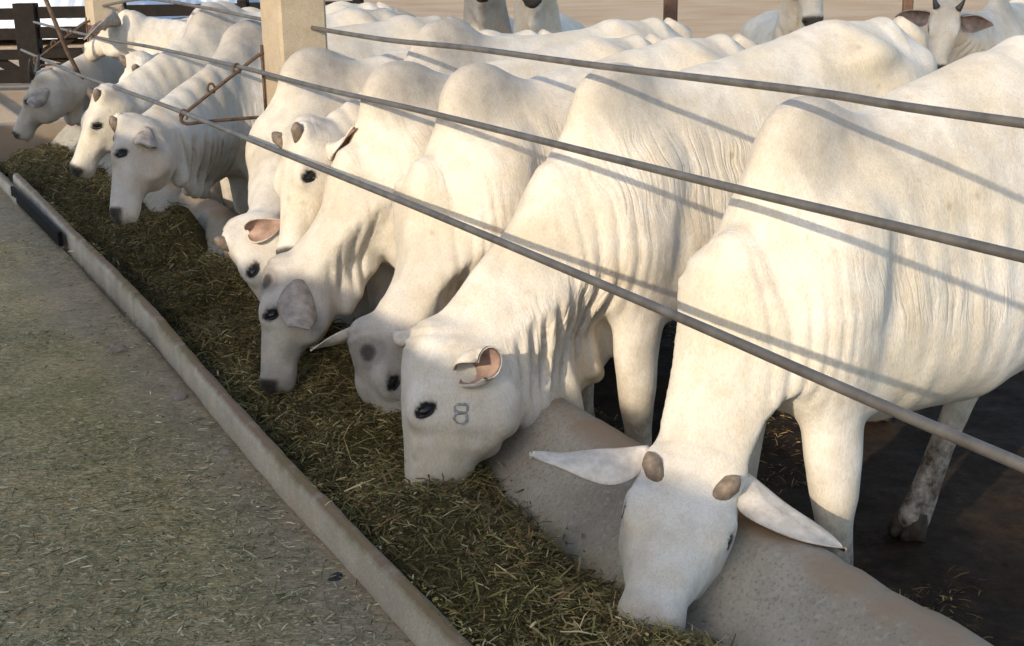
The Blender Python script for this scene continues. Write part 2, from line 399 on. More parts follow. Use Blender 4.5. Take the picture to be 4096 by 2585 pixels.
def make_cow(label, o, yaw, poll, muz, nhint, h=.012, ear=((.25, 1, -.1), (.6, .1, .6)), ear2=None, ear_len=.27, ear_w=.12,
             hump=1.50, hip=1.50, width=1.0, head_w=1.0, head_s=1.0, ear_curl=(2.1, .5), ear_t=.12, ear_u=-.05, ear_lift=.012, grey=.35, face_grey=.0, horn='bud', dewlap=1.0, bulge=0., ear_grey=False, coat=None,
             nfold=7, brisk=(.28, .68), legs=None, brand=None, belly=.60, body=1.0, seed=0, throat=.32, group='white cattle feeding along the trough', scurs=False, wrinkle=1.0, pleat=.013, thin=.5, ear_shape='leaf', dsag=0.0, hornlen=.05, horn_t=.075, humpx=0., nose=True):
    """o=(t,p) below the withers; yaw degrees turns the rump along +t; poll, muz in (t,p,z); nhint: world vector the forehead faces"""
    r = np.random.default_rng(seed + 11)
    y = math.radians(yaw)
    fw = -PV * math.cos(y) - TV * math.sin(y)
    rotz = math.atan2(fw[1], fw[0])
    org = W(o[0], o[1], GROUND_PEN)
    root = empty('cow', org, rotz)
    Rz = np.array([[math.cos(rotz), math.sin(rotz), 0], [-math.sin(rotz), math.cos(rotz), 0], [0, 0, 1]])   # world -> local
    loc = lambda w: Rz @ (np.asarray(w) - org)
    vec = lambda w: Rz @ np.asarray(w, float)
    pl, mz = loc(W(*poll)), loc(W(*muz))
    L = np.linalg.norm(mz - pl); hd = (mz - pl) / L
    n = vec(nhint); n = nrm(n - hd * (n @ hd)); sd_ = np.cross(n, hd)             # sd_: the animal's left side of the head
    S = Sdf(); w_ = width; UP = (0, 0, 1)
    hz = hump - 1.50; kz = hip - 1.42
    tors = [(.22, 1.00 + hz, .78, .10), (.14, 1.20 + hz, .70, .175), (.0, 1.36 + hz, .64, .25), (-.25, 1.395 + hz * .8 + kz * .2, belly, .275), (-.55, 1.40 + hz * .3 + kz * .5, belly - .01, .30),
            (-.85, 1.375 + kz * .9, belly + .05, .295), (-1.08, 1.415 + kz, .78, .265), (-1.28, 1.395 + kz, .92, .215), (-1.44, 1.30 + kz, 1.02, .12)]
    st = []
    for x, zt, zb, a in tors:
        x = x * body if x < 0 else x
        zc = zb + (zt - zb) * .47; st.append(((x, 0, zc), UP, a * w_, zt - zc, zc - zb))
    S.chain(st, k=.05, e=.30, n=2.25)
    I3 = np.eye(3)
    ty = math.radians(20); Rt = np.array([[math.cos(ty), 0, math.sin(ty)], [0, 1, 0], [-math.sin(ty), 0, math.cos(ty)]])
    S.ell((-.02 + humpx, 0, 1.33 + hz), Rt, (.19, .095, .17), .09)
    for sgn in (-1, 1):
        S.ell((.02, sgn * .172 * w_, .99), Rt, (.13, .08, .27), .11)
        S.ell((-1.05 * body, sgn * .165 * w_, 1.26 + kz), I3, (.10, .045, .04), .14)
        S.ell((-1.39 * body, sgn * .085 * w_, 1.20 + kz), I3, (.07, .05, .06), .10)
        S.ell((-1.18 * body, sgn * .165 * w_, .98 + kz * .6), I3, (.21, .115, .34), .08)
        lg = (legs or {}).get(('f', sgn), (0, 0)); dx, dy = lg
        y0 = sgn * .16 * w_
        fp = [((.03, y0, .95), .105, .13), ((.02 + dx * .1, y0 * 1.02, .74), .085, .11), ((.02 + dx * .4, y0 + dy * .4, .56), .072, .088), ((.02 + dx * .7, y0 + dy * .7, .43), .062, .068), ((.02 + dx * .75, y0 + dy * .8, .37), .055, .06), ((.01 + dx * .85, y0 + dy * .9, .27), .043, .047), ((.01 + dx * .95, y0 + dy, .15), .048, .052), ((.03 + dx, y0 + dy, .06), .05, .058)]
        S.chain([(np.array(c), (1, 0, .01), a, b, b) for c, a, b in fp], k=.05)
        S.ell((-.10, y0 * 1.12, .73), I3, (.075, .055, .07), .05)
        lg = (legs or {}).get(('h', sgn), (0, 0)); dx, dy = lg
        b_ = body
        hp = [((-1.16 * b_, y0, 1.0), .12, .20), ((-1.03 * b_ + dx * .1, y0 * 1.1, .80), .105, .155), ((-1.14 * b_ + dx * .35, y0 * 1.05 + dy * .4, .64), .075, .10), ((-1.30 * b_ + dx * .6, y0 * .95 + dy * .6, .50), .052, .07), ((-1.31 * b_ + dx * .7, y0 * .93 + dy * .7, .44), .047, .058), ((-1.28 * b_ + dx * .85, y0 * .92 + dy * .85, .28), .042, .046), ((-1.26 * b_ + dx * .95, y0 * .92 + dy, .15), .047, .052), ((-1.23 * b_ + dx, y0 * .92 + dy, .06), .05, .058)]
        S.chain([(np.array(c), (1, 0, .01), a, b, b) for c, a, b in hp], k=.05)
    # neck between the top line (hump to poll) and the bottom line (brisket to throat)
    D0 = np.array([-.02, 0, 1.36 + hz]); V0 = np.array([brisk[0], 0, brisk[1]])
    D1 = pl + hd * .02 - n * .0; V1 = pl + hd * throat * .62 - n * throat * .80
    ax = (D1 + V1) / 2 - (D0 + V0) / 2
    upm = nrm(nrm(D0 - V0) + nrm(D1 - V1))
    st = []; NT = 9; ncen = []
    for i in range(NT):
        t = i / (NT - 1)
        d = D0 * (1 - t) + D1 * t + upm * (bulge * 4 * t * (1 - t)); v = V0 * (1 - t) + V1 * t - upm * (dsag * 4 * t * (1 - t))
        c = (d + v) / 2; uu = nrm((d - v) - nrm(ax) * ((d - v) @ nrm(ax))); hh = abs((d - c) @ uu)
        a = (.215 * (1 - t) ** 1.1 + .112 * (1 - (1 - t) ** 1.1)) * w_
        st.append((c, uu, a, hh, hh)); ncen.append((c, uu, hh, a))
    S.chain(st, k=.12, e=.25, tagname=thin); neckp = S.pr[-1]
    # dewlap: a loose curtain with hanging folds
    if dewlap > 0:
        fo = []
        for i in range(nfold):
            t = .04 + .86 * (i + .5 * r.random()) / nfold
            c = ncen[0][0]; j = t * (NT - 1); i0 = int(j); f = j - i0
            c = ncen[i0][0] * (1 - f) + ncen[min(i0 + 1, NT - 1)][0] * f; u = nrm(ncen[i0][1] * (1 - f) + ncen[min(i0 + 1, NT - 1)][1] * f); hh = ncen[i0][2] * (1 - f) + ncen[min(i0 + 1, NT - 1)][2] * f
            v = c - u * hh; g = nrm(-u * .55 + np.array([0, 0, -1]) * .9)
            ln = (.04 + .04 * r.random()) * dewlap * (1.15 - abs(t - .5) * .8); sy = (-1) ** i * (.012 + .016 * r.random())
            sv = np.cross(nrm(ax), u)
            S.caps([v + u * min(.16, hh * .7) + sv * (sy * 2.2), v + u * .02 + sv * sy * 1.6, v + g * ln * .6 + sv * sy, v + g * ln + sv * sy * .6], [.016, .026, .033, .030 + .008 * r.random()], k=.05)
            fo.append(v + g * ln * .35)
        S.chain([(p, UP, .020, .07 * dewlap, .06 * dewlap) for p in fo], k=.05)
    # head
    hw = head_w
    prof = [(-.02, .075, .045, .12), (.08, .098, .062, .17), (.20, .112, .070, .205), (.32, .118, .070, .222), (.44, .110, .066, .212), (.56, .088, .060, .172), (.70, .070, .056, .112), (.84, .063, .052, .082), (.95, .066, .046, .072), (1.0, .052, .034, .050)]
    q = L / .5
    hs_ = q * head_s; hc = lambda t, s=0., u=0.: pl + hd * (t * L) + sd_ * (s * hs_) - n * (.055 * hs_) + n * (u * hs_)
    S.chain([(hc(t), n, a * hw * hs_, bu * hs_, bd * hs_) for t, a, bu, bd in prof], k=.05, e=.10, n=2.3)
    HR = np.array([hd, sd_, n])
    for sg in (-1, 1):
        S.ell(hc(.385, sg * .090 * hw, .040), HR, (.058, .030, .030), .05)            # brow over the eye
        S.ell(hc(.52, sg * .062 * hw, -.04), HR, (.10, .026, .030), .05)             # cheek ridge
        S.ell(hc(.40, sg * .066 * hw, -.14), HR, (.10, .036, .065), .06)             # jaw muscle
        S.ell(hc(.41, sg * .120 * hw, .016), HR, (.030, .012, .019), .03, -1)       # eye socket
        S.ell(hc(.95, sg * .040, .020), HR, (.028, .022, .026), .03)                 # nostril wing
        S.ell(hc(.99, sg * .036, .006), HR, (.016, .012, .020), .015, -1)            # nostril
        if horn: S.ell(hc(.06, sg * .074 * hw, .045), HR, (.045, .036, .026), .05)
    S.ell(hc(.0, 0, .0), HR, (.05, .075, .055), .05)                                # poll
    S.ell(hc(.90, 0, -.072), HR, (.07, .044, .026), .035)                            # chin
    V, F = polygonize(S, h); V = smooth_mesh(V, F, 3)
    # --- surface coordinates
    hx = (V - pl) @ hd / L; hs = (V - pl) @ sd_; hn = (V - pl) @ n + .055
    nc = np.array([c[0] for c in ncen]); nu_ = np.array([c[1] for c in ncen]); seg = nc[-1] - nc[0]
    dist = np.linalg.norm(V[:, None, :] - nc[None], axis=2); jn = dist.argmin(1); wj = 1 / (dist + .02) ** 4; wj /= wj.sum(1)[:, None]
    tn = np.clip(((V - nc[0]) @ seg) / (seg @ seg), -.5, 1.3); Ln = np.linalg.norm(seg)
    vn = (wj * ((V[:, None, :] - nc[None]) * nu_[None]).sum(2)).sum(1)
    head_in = sstep(.22, .08, np.linalg.norm(V - (pl + hd * L * .35), axis=1) - .15) * sstep(.0, .12, hx)
    N = vnormals(V, F); axn = nrm(ax); lat = sstep(.40, .75, np.abs(N[:, 1]))
    onneck = sstep(-.12, .12, tn) * (1 - head_in) * sstep(.09, .02, S.one(neckp, V))
    s_co = V[:, 0] + .05 * (fbm(V * 2.1 + seed, 3) - .5)
    v_co = V[:, 2]
    low = sstep(.15, -.25, vn) * onneck
    hhv = (wj * np.array([c_[2] for c_ in ncen])[None]).sum(1); vrel = vn / hhv; vlow = sstep(.45, -.05, vrel)
    trunk = sstep(.80, .95, V[:, 2])
    patch = sstep(.42, .66, fbm(V * 2.3 + seed * 3.1, 3))
    wr = onneck * np.clip(.10 + .9 * low + .75 * bell((tn - .12) / .42), 0, 1) * (.08 + .92 * vlow) * sstep(1.05, .8, tn) * wrinkle + (1 - onneck) * trunk * .34 * sstep(1.42, 1.2, V[:, 2]) * sstep(-1.0, -.6, V[:, 0] / body)
    wr = wr * (.15 + .85 * patch) * (lat * onneck + 1 - onneck)
    wr = wr * (1 - head_in) + head_in * .03
    N = vnormals(V, F)
    if h < .02:
        A_ = np.stack([s_co * 15 + fbm(V * 3, 2) * 3.4, v_co * 1.7, V[:, 1] * 3 + seed * 3.7], 1)
        rd = np.abs(vnoise(A_) - .5) * 2
        V = V + N * ((sstep(0, .35, rd) - .8) * .012 * wr * onneck)[:, None]
        hhv = (wj * np.array([c_[2] for c_ in ncen])[None]).sum(1); vrel = vn / hhv
        lowm = sstep(.05, -.55, vrel) * onneck * sstep(-.15, .05, tn) * sstep(.95, .72, tn)
        ph = V[:, 0] / .056 + 3.2 * (fbm(V * np.array([4.5, 3, 1.3]) + seed, 2) - .5)
        pl_ = (np.abs(np.sin(math.pi * ph)) ** .8 - .6) * (.35 + 1.3 * vnoise(np.stack([np.floor(ph) * 7.3, V[:, 1] * 0 + seed, V[:, 1] * 0], 1)))
        V = V + N * (pl_ * pleat * 1.7 * lowm * (.45 + fbm(V * 2.6 + 8 + seed, 2)))[:, None]
        up_m = onneck * (1 - lowm) * bell((tn - .10) / .40) * sstep(.45, .62, fbm(V * 2.7 + seed * 2, 2)) * lat * vlow
        V = V + N * ((np.abs(np.sin(math.pi * s_co / .05 + 4 * fbm(V * 3, 2))) ** .6 - .65) * .009 * wrinkle * up_m)[:, None]
        V = V + N * (np.sin(2 * math.pi * hx * L / .036 + 2.5 * fbm(V * 6, 2)) * .0045 * bell((hx + .03) / .13) * bell(hs / .14) * (hn > -.03))[:, None]
        fm = bell((V[:, 0] - .19) / .20) * bell((V[:, 2] - .90) / .34) * sstep(.35, .7, np.abs(N[:, 1])) * (1 - head_in)
        fp_ = V[:, 0] / .047 + .25 * V[:, 2] + 3.0 * (fbm(V * np.array([4, 3, 1.6]) + 3 + seed, 2) - .5)
        V = V + N * ((np.abs(np.sin(math.pi * fp_)) ** .7 - .62) * .0125 * fm * (.2 + 1.3 * vnoise(np.stack([np.floor(fp_) * 5.1 + seed, V[:, 2] * 3, V[:, 0] * 0], 1))))[:, None]
        rib = sstep(-.85, -.6, V[:, 0] / body) * sstep(-.08, -.25, V[:, 0]) * sstep(.68, .82, V[:, 2]) * sstep(1.30, 1.1, V[:, 2]) * (1 - onneck)
        V = V + N * (np.sin(2 * math.pi * (V[:, 0] + .10 * V[:, 2]) / .085 + 3 * fbm(V * 2.5, 2)) * .0022 * rib * (.3 + fbm(V * 2.2 + 4, 2)))[:, None]
        sc_ = np.sqrt(((V[:, 0] + .10 + .20 * (V[:, 2] - 1.0)) / .07) ** 2 + ((V[:, 2] - 1.02) / .26) ** 2)
        V = V - N * (.013 * bell(sc_) * (np.abs(V[:, 1]) > .12) * (1 - onneck))[:, None]
        V = V + N * ((fbm(V * 5.3 + seed, 2) - .5) * .020 * (1 - head_in))[:, None]
    # --- colour masks
    gr = grey * 1.8 * (bell((V[:, 0] + .02) / .34) * sstep(1.18, 1.42, V[:, 2] - hz) * .8 + .25 * sstep(1.2, 1.4, V[:, 2]) + .30 * fbm(V * 2.2 + 5 + seed, 3) * onneck)
    gr += head_in * (.05 + face_grey * (.45 + .6 * fbm(V * 6 + seed, 3))) + .55 * bell(np.linalg.norm(V - hc(.02, 0, .03), axis=1) / .14) * (.4 + face_grey + grey)
    gr += onneck * face_grey * .22 * sstep(-.9, .3, vrel)
    mud = sstep(.58, .18, V[:, 2]) * (.45 + .3 * (V[:, 0] < -.6) + .5 * fbm(V * 4 + seed, 3)) * (1 - head_in) + .14 * sstep(-1.0, -1.4, V[:, 0] / body) * sstep(1.3, .9, V[:, 2])
    mud = mud * (1 - sstep(.1, .4, onneck))
    dk = np.zeros(len(V))
    for sg in (-1, 1):
        e_ = V - hc(.41, sg * .112 * hw, .018)
        e1 = nrm(n * .85 + hd * .50); e2 = np.cross(sd_, e1)
        er = np.sqrt(((e_ @ e1) / .040) ** 2 + ((e_ @ e2) / .024) ** 2 + ((e_ @ sd_) / .045) ** 2)
        dk = np.maximum(dk, sstep(1.08, .85, er)); gr += .14 * sstep(2.0, 1.0, er)
        if scurs:
            gr += 1.0 * bell(np.linalg.norm(V - hc(.13, sg * .066 * hw, .045), axis=1) / .080); dk = np.maximum(dk, .80 * sstep(1.0, .55, np.linalg.norm(V - hc(.13, sg * .068 * hw, .05), axis=1) / .042))
    if nose:
        nz = sstep(.925, .965, hx) * sstep(-.035, -.012, hn) * sstep(1.25, 1.1, hx) * (np.abs(hs) < .075)
        dk = np.maximum(dk, nz * .92)
    gr += .35 * sstep(.78, .95, hx) * sstep(1.2, 1.05, hx) * face_grey
    stain = np.clip(low * 1.1 + .5 * onneck * sstep(.3, 0, tn) + .25 * sstep(1.1, .7, V[:, 2]) * (1 - onneck), 0, 1) * (1 - head_in)
    body_o = mesh_obj('body', V, F, coat or COAT, root)
    add_attr(body_o.data, 'm1', np.stack([np.clip(gr, 0, 1), np.clip(mud, 0, 1), dk, stain], 1))
    add_attr(body_o.data, 'wr', np.stack([s_co + seed, v_co, np.clip(wr, 0, 1), np.ones(len(V))], 1))
    # --- parts
    bvh = BVHTree.FromPolygons([Vector(v) for v in V], [tuple(f) for f in F])
    def cast(p, d, dflt):
        hit = bvh.ray_cast(Vector(p), Vector(d)); return np.array(hit[0]) if hit[0] is not None and np.linalg.norm(np.array(hit[0]) - dflt) < .09 else dflt
    ears = (ear, ear2 or ear)
    for sg, (ed, eo) in zip((1, -1), ears):
        to = lambda e: hd * e[0] + sd_ * (sg * e[1]) + n * e[2]
        EV, EF, mi = ear_mesh(ear_len, ear_w, *ear_curl, ear_shape)
        eb = cast(hc(ear_t, sg * .5, ear_u), -sd_ * sg, hc(ear_t, sg * .105 * hw, ear_u))
        EV = frame_pts(EV, eb - nrm(to(ed)) * .010 + sd_ * (sg * ear_lift), to(ed), to(eo))
        mesh_obj('ear', EV, EF, [EAR_OUT_G if ear_grey else EAR_OUT, EAR_IN_G if ear_grey else EAR_IN], root, mi=mi)
        c = cast(hc(.41, sg * .5, .018), -sd_ * sg, hc(.41, sg * .104 * hw, .018)) - sd_ * sg * .008
        e1 = nrm(n * .85 + hd * .50); e2 = np.cross(sd_, e1); ER = np.array([e1, sd_, e2])
        ey = mesh_obj('eye', *ico(c, ER, (.033, .0125, .0175)), EYE, root)
        for up_ in (1, -1):                                                          # the two lids
            mb = MB(); pts = []
            for i in range(9):
                a = math.pi * i / 8; pts.append(c + e1 * (-.037 * math.cos(a)) + e2 * (up_ * .0195 * math.sin(a)) + sd_ * sg * (.005 + .004 * math.sin(a)))
            mb.tube(pts, [.002] + [.0045] * 7 + [.002], 6); mb.build('eyelid', LID, ey)
        if horn:
            mb = MB(); b0 = cast(hc(horn_t, sg * .080 * hw, .4), -n, hc(horn_t, sg * .080 * hw, .05)); dr = nrm(n * .50 + sd_ * sg * .50 - hd * .60)
            if horn == 'bud':
                b0 = b0 - dr * .004; pts = [b0 - dr * .05, b0 + dr * hornlen * .35, b0 + dr * hornlen * .7, b0 + dr * hornlen * .93, b0 + dr * hornlen]; mb.tube(pts, [.024, .027, .018, .008, .002], 14)
            else:
                pts = []; rr = []
                for i in range(8):
                    f = i / 7; pts.append(b0 + dr * (hornlen * f) - hd * (hornlen * .45 * f * f)); rr.append(.026 * (1 - f) ** .7 + .002)
                mb.tube(pts, rr, 12)
            mb.build('horn', HORN if horn == 'bud' else HORN_D, root)
        for kind in 'fh':
            dx, dy = (legs or {}).get((kind, sg), (0, 0)); y0 = sg * .16 * w_
            fx, fy = (.03 + dx, y0 + dy) if kind == 'f' else (-1.23 * body + dx, y0 * .92 + dy)
            mb = MB()
            for sp in (-1, 1):
                pts = [(fx, fy + sp * .022, .085), (fx + .015, fy + sp * .026, .045), (fx + .03, fy + sp * .028, .004)]
                mb.tube(pts, [.030, .036, .042], 10); mb.tube([(fx + .03, fy + sp * .026, .022), (fx + .075, fy + sp * .02, .012)], [.032, .012], 8)
            mb.build('hoof', HOOF, root)
    mb = MB(); tz = 1.36 + kz; bx = -1.44 * body
    tp_ = [(bx + .10, 0, tz), (bx - .03, 0, tz - .05), (bx - .075, .01, tz - .18), (bx - .08, .02, tz - .45), (bx - .08, .03, tz - .72)]
    mb.tube(tp_, [.035, .034, .026, .018, .013], 10); tl = mb.build('tail', COAT, root)
    add_attr(tl.data, 'm1', np.tile([.25, .1, 0, .2], (len(tl.data.vertices), 1))); add_attr(tl.data, 'wr', np.zeros((len(tl.data.vertices), 4)))
    mb = MB(); mb.tube([(bx - .08, .03, tz - .70), (bx - .085, .035, tz - .80), (bx - .08, .04, tz - .95), (bx - .075, .04, tz - 1.05)], [.014, .036, .028, .006], 10); mb.build('tail_switch', TAILM, tl)
    if brand:
        mb = MB()
        for path in brand['paths']:
            pts = []
            for a, b in path:
                p0 = hc(brand['t'] + a / L, .4, brand['n'] + b); hit = bvh.ray_cast(Vector(p0), Vector(-sd_))
                if hit[0] is not None: pts.append(np.array(hit[0]) + sd_ * .0015)
            if len(pts) > 2: mb.tube(pts, [.0026 + .003 * r.random() for _ in pts], 6)
        mb.build('brand_mark', BRAND, root)
    return tag(root, label, 'cow', group)

# ------------------------------------------------------------------ the setting: ground
def tpof(x, y): return (-math.sin(ANG) * x + math.cos(ANG) * y, math.cos(ANG) * x + math.sin(ANG) * y)
def concrete(name, col, dirt, grain=120):
    mt, t, bs = new_mat(name); oc = texco(t)
    a = nd(t, 'ShaderNodeAttribute', attribute_name='m1'); s = nd(t, 'ShaderNodeSeparateColor'); t.links.new(a.outputs['Color'], s.inputs[0])
    n1 = noise(t, oc, 2.2, 6, .65); n2 = noise(t, oc, grain, 3, .7); n3 = noise(t, oc, 9, 6, .7)
    c = ramp(t, n1, [(.3, tuple(x * .62 for x in col)), (.7, tuple(x * 1.2 for x in col))])
    c = mixc(t, math_(t, 'MULTIPLY', ramp(t, noise(t, oc, 6, 6, .7), [(.45, (0, 0, 0)), (.7, (1, 1, 1))]), .45), c, tuple(x * y for x, y in zip(col, (.78, .66, .52))))
    c = mixc(t, ramp(t, n2, [(.52, (0, 0, 0)), (.68, (.75, .75, .75))]), c, tuple(x * .5 for x in col))
    c = mixc(t, math_(t, 'MULTIPLY', ramp(t, noise(t, oc, grain * .6, 2), [(.56, (0, 0, 0)), (.70, (1, 1, 1))]), .35), c, tuple(min(1, x * 1.45) for x in col))
    f = math_(t, 'MULTIPLY', s.outputs[0], math_(t, 'MULTIPLY_ADD', n3, 2.6, -.2)); f.node.use_clamp = True
    c = mixc(t, f, c, dirt)
    g = math_(t, 'MULTIPLY', s.outputs[1], math_(t, 'MULTIPLY_ADD', n3, 3.0, -.9)); g.node.use_clamp = True
    c = mixc(t, g, c, (.22, .18, .055))
    t.links.new(c, bs.inputs['Base Color']); bs.inputs['Roughness'].default_value = .88; bs.inputs['Specular IOR Level'].default_value = .15
    b = bump(t, None, n3, .012, .5); b = bump(t, None, n2, .0025, .7, b); b.node; t.links.new(b, bs.inputs['Normal'])
    return mt
TROUGH = concrete('rough_concrete', (.38, .345, .285), (.34, .25, .17), 95)
KERB = concrete('kerb_concrete', (.74, .655, .52), (.30, .20, .125), 160)
POSTM = concrete('cream_concrete', (.54, .465, .36), (.40, .29, .17), 200)

def ground_material():
    mt, t, bs = new_mat('ground_dirt'); oc = texco(t)
    a = nd(t, 'ShaderNodeAttribute', attribute_name='m1'); s = nd(t, 'ShaderNodeSeparateColor'); t.links.new(a.outputs['Color'], s.inputs[0])
    n1 = noise(t, oc, 1.1, 6, .65); n2 = noise(t, oc, 14, 6, .7); n3 = noise(t, oc, 90, 4, .7)
    sand = ramp(t, n2, [(.3, (.46, .34, .225)), (.7, (.60, .46, .315))])
    sand = mixc(t, ramp(t, noise(t, oc, .35, 4), [(.4, (0, 0, 0)), (.7, (1, 1, 1))]), sand, (.44, .30, .185))
    lit = ramp(t, n2, [(.25, (.21, .185, .115)), (.55, (.36, .32, .205)), (.8, (.50, .435, .295))])
    def chips(rot, off):
        mp = nd(t, 'ShaderNodeMapping'); mp.inputs['Scale'].default_value = (55, 210, 60); mp.inputs['Rotation'].default_value = (0, 0, rot); mp.inputs['Location'].default_value = (off, 0, 0)
        dv = nd(t, 'ShaderNodeVectorMath', operation='MULTIPLY_ADD'); nz = nd(t, 'ShaderNodeTexNoise'); nz.inputs['Scale'].default_value = 22; t.links.new(oc, nz.inputs['Vector'])
        t.links.new(nz.outputs['Color'], dv.inputs[0]); dv.inputs[1].default_value = (.022, .022, 0); t.links.new(oc, dv.inputs[2]); t.links.new(dv.outputs[0], mp.inputs['Vector'])
        v = nd(t, 'ShaderNodeTexVoronoi'); v.inputs['Scale'].default_value = 1.0; t.links.new(mp.outputs[0], v.inputs['Vector'])
        sx = nd(t, 'ShaderNodeSeparateColor'); t.links.new(v.outputs['Color'], sx.inputs[0]); return sx.outputs
    ca_, cb_ = chips(.6, 0), chips(2.2, 7)
    cv = mixc(t, ramp(t, noise(t, oc, 30, 2), [(.48, (0, 0, 0)), (.52, (1, 1, 1))]), ca_[0], cb_[0])
    chipc = ramp(t, cv, [(.0, (.10, .095, .05)), (.3, (.24, .215, .12)), (.6, (.40, .345, .22)), (.85, (.56, .475, .32)), (1.0, (.74, .63, .45))])
    lit = mixc(t, .62, lit, chipc)
    lit = mixc(t, ramp(t, n1, [(.42, (0, 0, 0)), (.62, (1, 1, 1))]), lit, mixc(t, .5, (.54, .45, .33), chipc))
    lit = mixc(t, math_(t, 'MULTIPLY', ramp(t, n3, [(.5, (0, 0, 0)), (.7, (1, 1, 1))]), .5), lit, (.07, .065, .045))
    lit = mixc(t, 1.0, lit, ramp(t, noise(t, oc, .9, 4, .6), [(.34, (1.10, 1.0, .68)), (.62, (1.75, 1.46, 1.10))]), 'MULTIPLY')
    lit = mixc(t, math_(t, 'MULTIPLY', s.outputs[2], .6), lit, ramp(t, n2, [(.3, (.30, .22, .16)), (.7, (.56, .43, .32))]))
    lit = mixc(t, math_(t, 'MULTIPLY', a.outputs['Alpha'], .45), lit, mixc(t, .5, (.58, .50, .38), chipc))
    man = ramp(t, n2, [(.3, (.016, .011, .008)), (.6, (.045, .029, .018)), (.8, (.10, .062, .032))])
    c = mixc(t, s.outputs[0], sand, lit); c = mixc(t, s.outputs[1], c, man)
    t.links.new(c, bs.inputs['Base Color']); bs.inputs['Roughness'].default_value = .93; bs.inputs['Specular IOR Level'].default_value = .12
    b = bump(t, None, n2, .03, .7); b = bump(t, None, cv, .006, .8, b); t.links.new(b, bs.inputs['Normal'])
    return mt
def axis(lo, hi, step, far, n):
    a = np.arange(lo, hi + 1e-6, step); g = np.geomspace(step, far, n)
    return np.concatenate([lo - g[::-1], a, hi + g])
tA = axis(-2, 16, .06, 700, 40); pA = axis(-2.5, 8, .05, 700, 40)
TT, PP = np.meshgrid(tA, pA, indexing='ij')
flat = np.stack([TT.ravel(), PP.ravel(), np.zeros(TT.size)], 1)
und = (fbm(flat * 1.3, 3) - .5) * .05 + (fbm(flat * 6, 3) - .5) * .030
tf, pf = flat[:, 0], flat[:, 1]
near = sstep(18, 12, tf) * sstep(12, 6, pf) * sstep(-8, -4, tf)
zg = np.where(pf > 1.7, GROUND_PEN * sstep(2.0, 2.12, pf) - .0, 0)
zg = zg + und * near * np.where(pf > 2.1, 1.5, .55)
zg = np.where((pf > 1.21) & (pf < 2.08) & (tf < 12.7), -.22, zg)
gv = TV[None] * tf[:, None] + PV[None] * pf[:, None]; gv[:, 2] = zg
nT, nP = TT.shape
gi = np.arange(nT * nP).reshape(nT, nP)
gf = np.stack([gi[:-1, :-1], gi[:-1, 1:], gi[1:, 1:], gi[1:, :-1]], -1).reshape(-1, 4)[:, ::-1]
g = mesh_obj('ground', gv, gf, ground_material())
wob = (fbm(flat * .8 + 3, 3) - .5) * 1.6
lm = sstep(1.8, 1.2, pf) * sstep(13.5, 10, tf + wob) * sstep(-30, -6, tf)
mm_ = sstep(1.9, 2.05, pf) * sstep(6.6, 5.0, pf + wob) * sstep(15, 12.5, tf + wob)
kb = sstep(.72, 1.05, pf + .35 * (fbm(flat * 2.3, 3) - .5)) * lm; nr = sstep(4.2, 1.5, tf + wob * .8) * lm
add_attr(g.data, 'm1', np.stack([lm, mm_, kb, nr], 1)); tag(g, kind='structure')

# ------------------------------------------------------------------ trough, kerb
def kd(t): return .07 * sstep(3.4, 7.5, np.asarray(t, float)) - .004 * np.sin(np.asarray(t) * 1.7)
def extrude(prof_fn, ts):
    V = []; n = None
    for t in ts:
        pr = prof_fn(t); n = len(pr)
        V += [W(t, p, z) for p, z in pr]
    F = [(i * n + k, (i + 1) * n + k, (i + 1) * n + k + 1, i * n + k + 1) for i in range(len(ts) - 1) for k in range(n - 1)]
    F += [tuple(range(n)), tuple(range((len(ts) - 1) * n + n - 1, (len(ts) - 1) * n - 1, -1))]
    return np.array(V), F
def dens(pr, n):
    pr = np.array(pr, float); d = np.concatenate([[0], np.cumsum(np.linalg.norm(np.diff(pr, axis=0), axis=1))])
    q = np.linspace(0, d[-1], n); return np.stack([np.interp(q, d, pr[:, 0]), np.interp(q, d, pr[:, 1])], 1)
back = [(1.25, -.20), (1.25, -.045), (1.32, -.055), (1.45, -.055), (1.58, -.03), (1.68, .04), (1.80, .14), (1.92, .262), (1.958, .298), (1.972, .304), (2.045, .303), (2.072, .298), (2.085, .20), (2.10, -.24)]
bk = dens(back, 46)
ts = np.arange(-2, 12.61, .05)
def bprof(t):
    q = np.stack([np.full(len(bk), t * 9.), bk[:, 0] * 9, bk[:, 1] * 9], 1)
    e = (fbm(q * 1.6, 4) - .5); rim = sstep(.20, .29, bk[:, 1])
    chip = np.clip(fbm(np.stack([q[:, 0] * 1.9, q[:, 0] * 0 + 4, q[:, 0] * 0], 1), 3) - .52, 0, 1) * .24
    return np.stack([bk[:, 0] + e * .014 * rim, bk[:, 1] + e * (.007 + .010 * rim) - chip * rim * .12], 1)
tv, tfc = extrude(bprof, ts)
trough = empty('feed_trough', W(3, 1.6, 0)); Mi = lambda V: np.asarray(V) - W(3, 1.6, 0)
tag(trough, 'long low concrete feed trough holding cut green fodder', 'trough')
bw = mesh_obj('trough_back', Mi(tv), tfc, TROUGH, trough)
zz = tv[:, 2]; pp_ = tv @ PV; t_ = tv @ TV
add_attr(bw.data, 'm1', np.stack([sstep(.284, .306, zz + .045 * (fbm(tv * 5, 3) - .5)), sstep(.17, .0, zz + .12 * (fbm(tv * 4, 3) - .5)) * .9, zz * 0, zz * 0], 1))
